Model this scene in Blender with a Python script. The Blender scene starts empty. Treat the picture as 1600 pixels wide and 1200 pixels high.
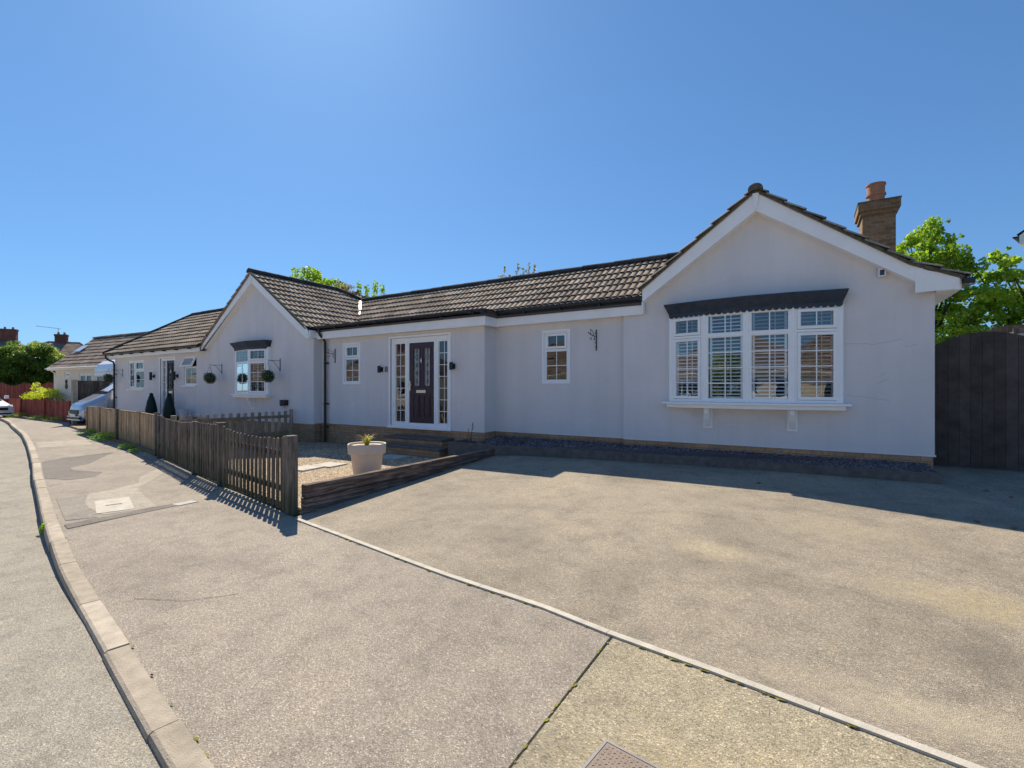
import bpy, bmesh, math, random
from mathutils import Matrix, Vector
from mathutils.noise import noise as pnoise
R = math.radians
random.seed(7)
SC = bpy.context.scene
COL = SC.collection

# ---------------------------------------------------------------- camera, world, sun, exposure
CAM_H = 1.6
cd = bpy.data.cameras.new('camera')
cam = bpy.data.objects.new('camera', cd)
COL.objects.link(cam)
cam.location = (0, 0, CAM_H)
cam.rotation_euler = (R(90), 0, R(31.66))
cd.sensor_width = 36.0
cd.lens = 740.0 / 1600.0 * 36.0
cd.shift_y = 7.0 / 1600.0
cd.clip_start = 0.05
cd.clip_end = 2000
SC.camera = cam

SUN_EL = R(46.5)
SUN_V = Vector((-0.825, 0.565, 0)).normalized()          # towards the sun, on the ground plan
w = bpy.data.worlds.new('World')
SC.world = w
w.use_nodes = True
nt = w.node_tree
for n in list(nt.nodes):
    nt.nodes.remove(n)
sky = nt.nodes.new('ShaderNodeTexSky')
sky.sky_type = 'NISHITA'
sky.sun_disc = False
sky.sun_elevation = SUN_EL
sky.sun_rotation = math.atan2(SUN_V.x, SUN_V.y)
sky.altitude = 0
sky.air_density = 1.0
sky.dust_density = 0.35
sky.ozone_density = 4.0
bg = nt.nodes.new('ShaderNodeBackground')
bg.inputs[1].default_value = 0.090
wo = nt.nodes.new('ShaderNodeOutputWorld')
tint = nt.nodes.new('ShaderNodeMix'); tint.data_type = 'RGBA'; tint.blend_type = 'MULTIPLY'
tint.inputs[0].default_value = 1.0; tint.inputs[7].default_value = (0.44, 0.725, 1.03, 1)
gam = nt.nodes.new('ShaderNodeGamma'); gam.inputs[1].default_value = 0.7
nt.links.new(sky.outputs[0], gam.inputs[0])
nt.links.new(gam.outputs[0], tint.inputs[6])
nt.links.new(tint.outputs[2], bg.inputs[0])
nt.links.new(bg.outputs[0], wo.inputs[0])

ld = bpy.data.lights.new('sun', 'SUN')
ld.energy = 3.05
ld.angle = R(0.53)
ld.color = (1.0, 0.885, 0.715)
sun = bpy.data.objects.new('sun', ld)
COL.objects.link(sun)
sdir = Vector((SUN_V.x * math.cos(SUN_EL), SUN_V.y * math.cos(SUN_EL), math.sin(SUN_EL)))
sun.rotation_euler = sdir.to_track_quat('Z', 'Y').to_euler()
sun.location = (0, 0, 30)

SC.view_settings.view_transform = 'Standard'
SC.view_settings.look = 'None'
SC.view_settings.gamma = 1
SC.view_settings.use_curve_mapping = False
SC.view_settings.exposure = 1.2
SC.render.engine = 'CYCLES'
SC.cycles.max_bounces = 8
SC.cycles.transparent_max_bounces = 12

# ---------------------------------------------------------------- helpers
def link(o, parent=None):
    COL.objects.link(o)
    if parent is not None:
        o.parent = parent
    return o

def wloc(o):
    v = Vector((0, 0, 0))
    while o is not None:
        v = v + o.location
        o = o.parent
    return v

class MB:
    """collects geometry, then links it as one mesh object"""
    def __init__(s, M=None):
        s.v = []; s.f = []; s.M = M or Matrix.Identity(4); s.t = []; s.tint = None
    def add(s, vs, fs, tint=0.5):
        b = len(s.v)
        for p in vs:
            s.v.append(s.M @ Vector(p))
        for f in fs:
            s.f.append(tuple(b + i for i in f)); s.t.append(tint)
        return s
    def box(s, x0, x1, y0, y1, z0, z1, tint=0.5):
        if x1 < x0: x0, x1 = x1, x0
        if y1 < y0: y0, y1 = y1, y0
        if z1 < z0: z0, z1 = z1, z0
        return s.add([(x0,y0,z0),(x1,y0,z0),(x1,y1,z0),(x0,y1,z0),(x0,y0,z1),(x1,y0,z1),(x1,y1,z1),(x0,y1,z1)],
              [(0,3,2,1),(4,5,6,7),(0,1,5,4),(1,2,6,5),(2,3,7,6),(3,0,4,7)], tint)
    def obox(s, c, ax, ay, az, tint=0.5):
        c = Vector(c); ax = Vector(ax); ay = Vector(ay); az = Vector(az)
        P = [c + ax*i + ay*j + az*k for k in (-1, 1) for i, j in ((-1,-1),(1,-1),(1,1),(-1,1))]
        return s.add(P, [(0,3,2,1),(4,5,6,7),(0,1,5,4),(1,2,6,5),(2,3,7,6),(3,0,4,7)], tint)
    def bar(s, p, q, wd, th, up=(0,0,1), tint=0.5):
        p = Vector(p); q = Vector(q); d = (q - p)
        L = d.length; d.normalize(); up = Vector(up)
        sd = d.cross(up)
        if sd.length < 1e-5: sd = d.cross(Vector((1,0,0)))
        sd.normalize(); u2 = sd.cross(d)
        return s.obox((p+q)/2, d*(L/2), sd*(wd/2), u2*(th/2), tint)
    def prism(s, poly, axis, a, b, tint=0.5):
        """poly: 2D points, extruded along axis ('x','y','z') from a to b"""
        def mk(p, t):
            if axis == 'y': return (p[0], t, p[1])
            if axis == 'x': return (t, p[0], p[1])
            return (p[0], p[1], t)
        n = len(poly)
        vs = [mk(p, a) for p in poly] + [mk(p, b) for p in poly]
        fs = [tuple(range(n)), tuple(range(2*n-1, n-1, -1))]
        for i in range(n):
            j = (i+1) % n
            fs.append((i, i+n, j+n, j))
        return s.add(vs, fs, tint)
    def cyl(s, p, q, r0, r1=None, n=12, cap=True, tint=0.5):
        if r1 is None: r1 = r0
        p = Vector(p); q = Vector(q); d = (q-p).normalized()
        a = d.orthogonal().normalized(); b = d.cross(a)
        vs = []
        for c, r in ((p, r0), (q, r1)):
            for i in range(n):
                t = 2*math.pi*i/n
                vs.append(c + a*math.cos(t)*r + b*math.sin(t)*r)
        fs = [(i, (i+1)%n, (i+1)%n+n, i+n) for i in range(n)]
        if cap:
            fs += [tuple(range(n-1,-1,-1)), tuple(range(n, 2*n))]
        return s.add(vs, fs, tint)
    def tube(s, pts, r, n=8, tint=0.5):
        pts = [Vector(p) for p in pts]
        rings = []
        a = None
        for i, p in enumerate(pts):
            d = (pts[min(i+1, len(pts)-1)] - pts[max(i-1, 0)]).normalized()
            if a is None: a = d.orthogonal().normalized()
            a = (a - d*a.dot(d)).normalized(); b = d.cross(a)
            rr = r[i] if isinstance(r, (list, tuple)) else r
            rings.append([p + a*math.cos(2*math.pi*k/n)*rr + b*math.sin(2*math.pi*k/n)*rr for k in range(n)])
        vs = [v for g in rings for v in g]
        fs = []
        for i in range(len(pts)-1):
            for k in range(n):
                fs.append((i*n+k, i*n+(k+1)%n, (i+1)*n+(k+1)%n, (i+1)*n+k))
        fs += [tuple(range(n-1,-1,-1)), tuple(range((len(pts)-1)*n, len(pts)*n))]
        return s.add(vs, fs, tint)
    def lathe(s, prof, c=(0,0,0), n=32, tint=0.5):
        vs = []
        for r, z in prof:
            for i in range(n):
                t = 2*math.pi*i/n
                vs.append((c[0]+r*math.cos(t), c[1]+r*math.sin(t), c[2]+z))
        fs = []
        for k in range(len(prof)-1):
            for i in range(n):
                fs.append((k*n+i, k*n+(i+1)%n, (k+1)*n+(i+1)%n, (k+1)*n+i))
        fs.append(tuple(range(n-1,-1,-1))); fs.append(tuple(range((len(prof)-1)*n, len(prof)*n)))
        return s.add(vs, fs, tint)
    def build(s, name, mat, parent=None, smooth=False, bevel=0, world=True, fixn=True):
        me = bpy.data.meshes.new(name)
        off = wloc(parent) if (parent is not None and world) else Vector((0,0,0))
        me.from_pydata([v - off for v in s.v], [], s.f)
        if any(abs(t-0.5) > 1e-6 for t in s.t):
            at = me.attributes.new('tint', 'FLOAT', 'FACE')
            at.data.foreach_set('value', s.t)
        if fixn:
            bm = bmesh.new(); bm.from_mesh(me)
            bmesh.ops.recalc_face_normals(bm, faces=bm.faces)
            bm.to_mesh(me); bm.free()
        me.materials.append(mat)
        if smooth:
            me.polygons.foreach_set('use_smooth', [True]*len(me.polygons))
            me.update()
        o = bpy.data.objects.new(name, me)
        link(o, parent)
        if bevel:
            m = o.modifiers.new('bevel', 'BEVEL'); m.width = bevel; m.segments = 2; m.limit_method = 'ANGLE'
        if smooth:
            try:
                m = o.modifiers.new('edges', 'EDGE_SPLIT'); m.split_angle = R(38)
            except Exception: pass
        return o

def tag(o, label=None, cat=None, group=None, kind=None):
    if label: o['label'] = label
    if cat: o['category'] = cat
    if group: o['group'] = group
    if kind: o['kind'] = kind
    return o

def empty(name, loc, label, cat, rz=0, group=None):
    o = bpy.data.objects.new(name, None)
    o.empty_display_size = 0.2
    o.location = loc; o.rotation_euler = (0, 0, rz)
    link(o); tag(o, label, cat, group)
    return o

def kids(o):
    return [c for c in bpy.data.objects if c.parent == o]

def copy_tree(o, parent=None):
    c = o.copy(); COL.objects.link(c); c.parent = parent
    for ch in kids(o):
        copy_tree(ch, c)
    return c

def place(root, loc, rz=0, label=None, group=None):
    c = copy_tree(root)
    c.location = loc; c.rotation_euler = (0, 0, rz)
    if label: c['label'] = label
    if group: c['group'] = group
    return c

# ---------------------------------------------------------------- materials
MATS = {}
class NT:
    def __init__(s, name):
        s.m = bpy.data.materials.new(name); s.m.use_nodes = True
        s.t = s.m.node_tree
        s.t.nodes.clear()
        s.out = s.n('ShaderNodeOutputMaterial')
        MATS[name] = s.m
    def n(s, typ, **kw):
        nd = s.t.nodes.new(typ)
        for k, v in kw.items():
            if k.startswith('i_'):
                key = k[2:]
                key = int(key) if key.isdigit() else key.replace('_', ' ')
                nd.inputs[key].default_value = v
            else: setattr(nd, k, v)
        return nd
    def l(s, a, b): s.t.links.new(a, b); return s
    def pos(s): return s.n('ShaderNodeNewGeometry').outputs['Position']
    def obj(s): return s.n('ShaderNodeTexCoord').outputs['Object']
    def noise(s, vec, scale, detail=4, rough=0.55, dist=0):
        nd = s.n('ShaderNodeTexNoise', i_Scale=scale, i_Detail=detail, i_Roughness=rough, i_Distortion=dist)
        s.l(vec, nd.inputs['Vector']); return nd.outputs[0]
    def voro(s, vec, scale, feat='F1', out='Distance', rnd=1.0):
        nd = s.n('ShaderNodeTexVoronoi', feature=feat, i_Scale=scale, i_Randomness=rnd)
        s.l(vec, nd.inputs['Vector']); return nd.outputs[out]
    def ramp(s, fac, stops, interp='LINEAR'):
        nd = s.n('ShaderNodeValToRGB'); cr = nd.color_ramp; cr.interpolation = interp
        while len(cr.elements) < len(stops): cr.elements.new(0.5)
        for e, (p, c) in zip(cr.elements, stops):
            e.position = p; e.color = (*c, 1) if not isinstance(c, (int, float)) else (c, c, c, 1)
        s.l(fac, nd.inputs[0]); return nd.outputs[0]
    def mix(s, fac, a, b, typ='MIX'):
        nd = s.n('ShaderNodeMix', data_type='RGBA', blend_type=typ)
        for v, i in ((fac, 0), (a, 6), (b, 7)):
            if isinstance(v, (int, float)): nd.inputs[i].default_value = v
            elif isinstance(v, tuple): nd.inputs[i].default_value = (*v, 1)
            else: s.l(v, nd.inputs[i])
        return nd.outputs[2]
    def math(s, op, a, b=0.0):
        nd = s.n('ShaderNodeMath', operation=op)
        for v, i in ((a, 0), (b, 1)):
            if isinstance(v, (int, float)): nd.inputs[i].default_value = v
            else: s.l(v, nd.inputs[i])
        return nd.outputs[0]
    def scalev(s, vec, sc):
        nd = s.n('ShaderNodeVectorMath', operation='MULTIPLY'); nd.inputs[1].default_value = sc
        s.l(vec, nd.inputs[0]); return nd.outputs[0]
    def bump(s, h, dist, strength=1.0, prev=None):
        nd = s.n('ShaderNodeBump', i_Distance=dist, i_Strength=strength)
        s.l(h, nd.inputs['Height'])
        if prev is not None: s.l(prev, nd.inputs['Normal'])
        return nd.outputs[0]
    def bsdf(s, col, rough=0.8, spec=0.3, metal=0.0, normal=None):
        nd = s.n('ShaderNodeBsdfPrincipled')
        if isinstance(col, tuple): nd.inputs['Base Color'].default_value = (*col, 1)
        else: s.l(col, nd.inputs['Base Color'])
        if isinstance(rough, (int, float)): nd.inputs['Roughness'].default_value = rough
        else: s.l(rough, nd.inputs['Roughness'])
        nd.inputs['Specular IOR Level'].default_value = spec
        nd.inputs['Metallic'].default_value = metal
        if normal is not None: s.l(normal, nd.inputs['Normal'])
        return nd.outputs[0]
    def end(s, sh): s.l(sh, s.out.inputs[0]); return s.m

def asphalt(name, base, stone, dark, warm, seed=0.0, patch=0.25, stains=(), sc=170):
    t = NT(name); P = t.pos()
    big = t.noise(P, 0.55, 5, 0.6, 0.6)
    med = t.noise(P, 4.0, 5, 0.65)
    cell = t.voro(P, sc, out='Color')
    sep = t.n('ShaderNodeSeparateColor'); t.l(cell, sep.inputs[0])
    v = sep.outputs[0]; v2 = sep.outputs[1]
    c = t.ramp(v, [(0.0, dark), (0.22, tuple(x*0.75 for x in base)), (0.5, base), (0.8, tuple(x*1.25 for x in base)), (0.93, stone), (1.0, tuple(min(x*1.5, .8) for x in stone))])
    c = t.mix(0.35, c, t.ramp(v2, [(0, base), (0.85, base), (0.9, warm), (1, warm)]))
    pt = t.ramp(big, [(0.35, (1-patch,)*3), (0.5, (1.0,)*3), (0.66, (1+patch*0.7, 1+patch*0.62, 1+patch*0.5))])
    c = t.mix(1.0, c, pt, 'MULTIPLY')
    md = t.ramp(med, [(0.3, (0.78,)*3), (0.5, (1.0,)*3), (0.75, (1.13, 1.10, 1.05))])
    c = t.mix(1.0, c, md, 'MULTIPLY')
    fine = t.noise(P, 28, 5, 0.8)
    c = t.mix(1.0, c, t.ramp(fine, [(0.3, 0.88), (0.7, 1.1)]), 'MULTIPLY')
    for (sx, sy, sr, ex, col, am) in stains:
        sub = t.n('ShaderNodeVectorMath', operation='SUBTRACT'); sub.inputs[1].default_value = (sx, sy, 0)
        t.l(P, sub.inputs[0])
        mm = t.n('ShaderNodeVectorMath', operation='MULTIPLY'); mm.inputs[1].default_value = (1.0/ex, 1.0, 0)
        t.l(sub.outputs[0], mm.inputs[0])
        ln = t.n('ShaderNodeVectorMath', operation='LENGTH'); t.l(mm.outputs[0], ln.inputs[0])
        d = t.math('ADD', t.math('DIVIDE', ln.outputs['Value'], sr), t.math('MULTIPLY', t.math('SUBTRACT', t.noise(P, 3.5, 5, .7), 0.5), 1.6))
        k0 = t.ramp(t.noise(P, 26, 4, .75), [(0.38, (.35,)*3), (0.6, (1.0,)*3)])
        k = t.ramp(d, [(0.1, (am*.75,)*3), (0.5, (am*.5,)*3), (1.05, (0,)*3)])
        k = t.math('MULTIPLY', k, k0)
        c = t.mix(k, c, col)
    h = t.math('ADD', t.voro(P, sc, 'SMOOTH_F1'), t.math('MULTIPLY', med, 0.6))
    b = t.bump(h, 0.006, 0.75)
    return t.end(t.bsdf(c, 0.85, 0.35, 0, b))

def plain(name, col, rough=0.5, spec=0.4, metal=0.0, var=0.08, sc=6, bump=0.0, bsc=60, tinted=False):
    t = NT(name); P = t.pos()
    n = t.noise(P, sc, 5, 0.6)
    c = t.mix(1.0, col, t.ramp(n, [(0.3, 1-var), (0.7, 1+var)]), 'MULTIPLY')
    if tinted: c = t.mix(1.0, c, t.ramp(t.n('ShaderNodeAttribute', attribute_name='tint').outputs['Fac'], [(0, (.8, .79, .77)), (1, (1.12, 1.12, 1.12))]), 'MULTIPLY')
    nm = t.bump(t.noise(P, bsc, 3), bump) if bump else None
    return t.end(t.bsdf(c, rough, spec, metal, nm))

def wood(name, col, col2, green=0.0, vert=True, rough=0.85, sc=1.0):
    t = NT(name); P = t.pos()
    S = (30*sc, 30*sc, 2.2*sc) if vert else (2.0*sc, 2.0*sc, 34*sc)
    g = t.noise(t.scalev(P, S), 1.0, 5, 0.65, 1.0)
    c = t.ramp(g, [(0.28, tuple(x*0.5 for x in col)), (0.48, col), (0.72, col2)])
    brd = t.n('ShaderNodeAttribute', attribute_name='tint').outputs['Fac']
    c = t.mix(1.0, c, t.ramp(brd, [(0.0, (.62, .62, .64)), (1.0, (1.32, 1.3, 1.27))]), 'MULTIPLY')
    big = t.noise(P, 2.3, 4, 0.7)
    c = t.mix(1.0, c, t.ramp(big, [(0.3, 0.72), (0.7, 1.18)]), 'MULTIPLY')
    if green:
        gz = t.noise(t.scalev(P, (3, 3, 1.4)), 1.6, 5, 0.7)
        sx = t.n('ShaderNodeSeparateXYZ'); t.l(P, sx.inputs[0])
        low = t.ramp(t.math('ADD', sx.outputs[2], t.math('MULTIPLY', gz, 0.9)), [(0.45, (green,)*3), (1.15, (0,)*3)])
        c = t.mix(low, c, (0.055, 0.065, 0.02))
    b = t.bump(g, 0.004, 0.8)
    return t.end(t.bsdf(c, rough, 0.2, 0, b))

M_render = None
def mk_wall():
    t = NT('grey_render'); P = t.pos()
    big = t.noise(P, 0.7, 5, 0.6)
    st = t.noise(t.scalev(P, (3.5, 3.5, 0.35)), 1.0, 4, 0.6)
    c = t.mix(1.0, (0.75, 0.715, 0.705), t.ramp(big, [(0.3, 0.93), (0.7, 1.05)]), 'MULTIPLY')
    c = t.mix(1.0, c, t.ramp(st, [(0.25, 0.95), (0.6, 1.02)]), 'MULTIPLY')
    f = t.noise(P, 140, 4, 0.7)
    c = t.mix(1.0, c, t.ramp(f, [(0.3, 0.93), (0.7, 1.05)]), 'MULTIPLY')
    b = t.bump(f, 0.0035, 0.8)
    b = t.bump(t.noise(P, 9, 3), 0.012, 0.6, b)
    return t.end(t.bsdf(c, 0.8, 0.25, 0, b))

def mk_brick(name, c1, c2, mortar):
    t = NT(name); P = t.pos()
    sx = t.n('ShaderNodeSeparateXYZ'); t.l(P, sx.inputs[0])
    cb = t.n('ShaderNodeCombineXYZ')
    t.l(t.math('ADD', sx.outputs[0], sx.outputs[1]), cb.inputs[0]); t.l(sx.outputs[2], cb.inputs[1])
    br = t.n('ShaderNodeTexBrick', i_Scale=1.0)
    br.inputs['Brick Width'].default_value = 0.225; br.inputs['Row Height'].default_value = 0.075
    br.inputs['Mortar Size'].default_value = 0.006; br.inputs['Mortar Smooth'].default_value = 0.3
    br.inputs['Color1'].default_value = (*c1, 1); br.inputs['Color2'].default_value = (*c2, 1)
    br.inputs['Mortar'].default_value = (*mortar, 1); br.inputs['Bias'].default_value = 0.0
    t.l(cb.outputs[0], br.inputs['Vector'])
    n = t.noise(P, 18, 5, 0.7); n2 = t.noise(P, 1.1, 3, 0.6)
    c = t.mix(1.0, br.outputs[0], t.ramp(n, [(0.3, 0.7), (0.7, 1.25)]), 'MULTIPLY')
    c = t.mix(1.0, c, t.ramp(n2, [(0.3, 0.8), (0.7, 1.15)]), 'MULTIPLY')
    b = t.bump(t.math('SUBTRACT', t.math('MULTIPLY', n, 0.3), br.outputs[1]), 0.006, 0.9)
    return t.end(t.bsdf(c, 0.9, 0.2, 0, b))

def mk_tile(name, c1, c2, lich):
    t = NT(name); P = t.pos()
    at = t.n('ShaderNodeAttribute', attribute_name='tint').outputs['Fac']
    c = t.ramp(at, [(0.0, tuple(x*0.18 for x in c1)), (0.04, tuple(x*0.7 for x in c1)), (0.5, c1), (1.0, c2)])  # lowest stop: shade of the voids under the rolls, painted on the noses
    n = t.noise(P, 22, 5, 0.7)
    c = t.mix(1.0, c, t.ramp(n, [(0.3, 0.75), (0.7, 1.2)]), 'MULTIPLY')
    li = t.ramp(t.noise(P, 11, 6, 0.75), [(0.58, (0,)*3), (0.68, (0.8,)*3)])
    c = t.mix(li, c, lich)
    b = t.bump(n, 0.004, 0.7)
    return t.end(t.bsdf(c, 0.95, 0.08, 0, b))

def mk_leaf(name, ca, cb_, cc, trans=0.45):
    t = NT(name)
    at = t.n('ShaderNodeAttribute', attribute_name='tint').outputs['Fac']
    c = t.ramp(at, [(0.0, ca), (0.5, cb_), (1.0, cc)])
    d = t.bsdf(c, 0.5, 0.35)
    tr = t.n('ShaderNodeBsdfTranslucent')
    t.l(t.mix(1.0, c, (1.35, 1.5, 0.7), 'MULTIPLY'), tr.inputs[0])
    mx = t.n('ShaderNodeMixShader', i_0=trans)
    t.l(d, mx.inputs[1]); t.l(tr.outputs[0], mx.inputs[2])
    return t.end(mx.outputs[0])

def mk_glass(name, tintc=(0.93, 0.96, 0.97), refl=1.0):
    t = NT(name); P = t.pos()
    tr = t.n('ShaderNodeBsdfTransparent'); tr.inputs[0].default_value = (*tintc, 1)
    gl = t.n('ShaderNodeBsdfGlossy', i_Roughness=0.0)
    gl.inputs[0].default_value = (0.97, 0.98, 1, 1)
    nb = t.bump(t.noise(P, 1.6, 2), 0.004, 0.6)
    t.l(nb, gl.inputs['Normal'])
    fr = t.n('ShaderNodeFresnel', i_IOR=2.15)
    f = t.math('MULTIPLY', fr.outputs[0], refl)
    mx = t.n('ShaderNodeMixShader')
    t.l(f, mx.inputs[0]); t.l(tr.outputs[0], mx.inputs[1]); t.l(gl.outputs[0], mx.inputs[2])
    return t.end(mx.outputs[0])

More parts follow.
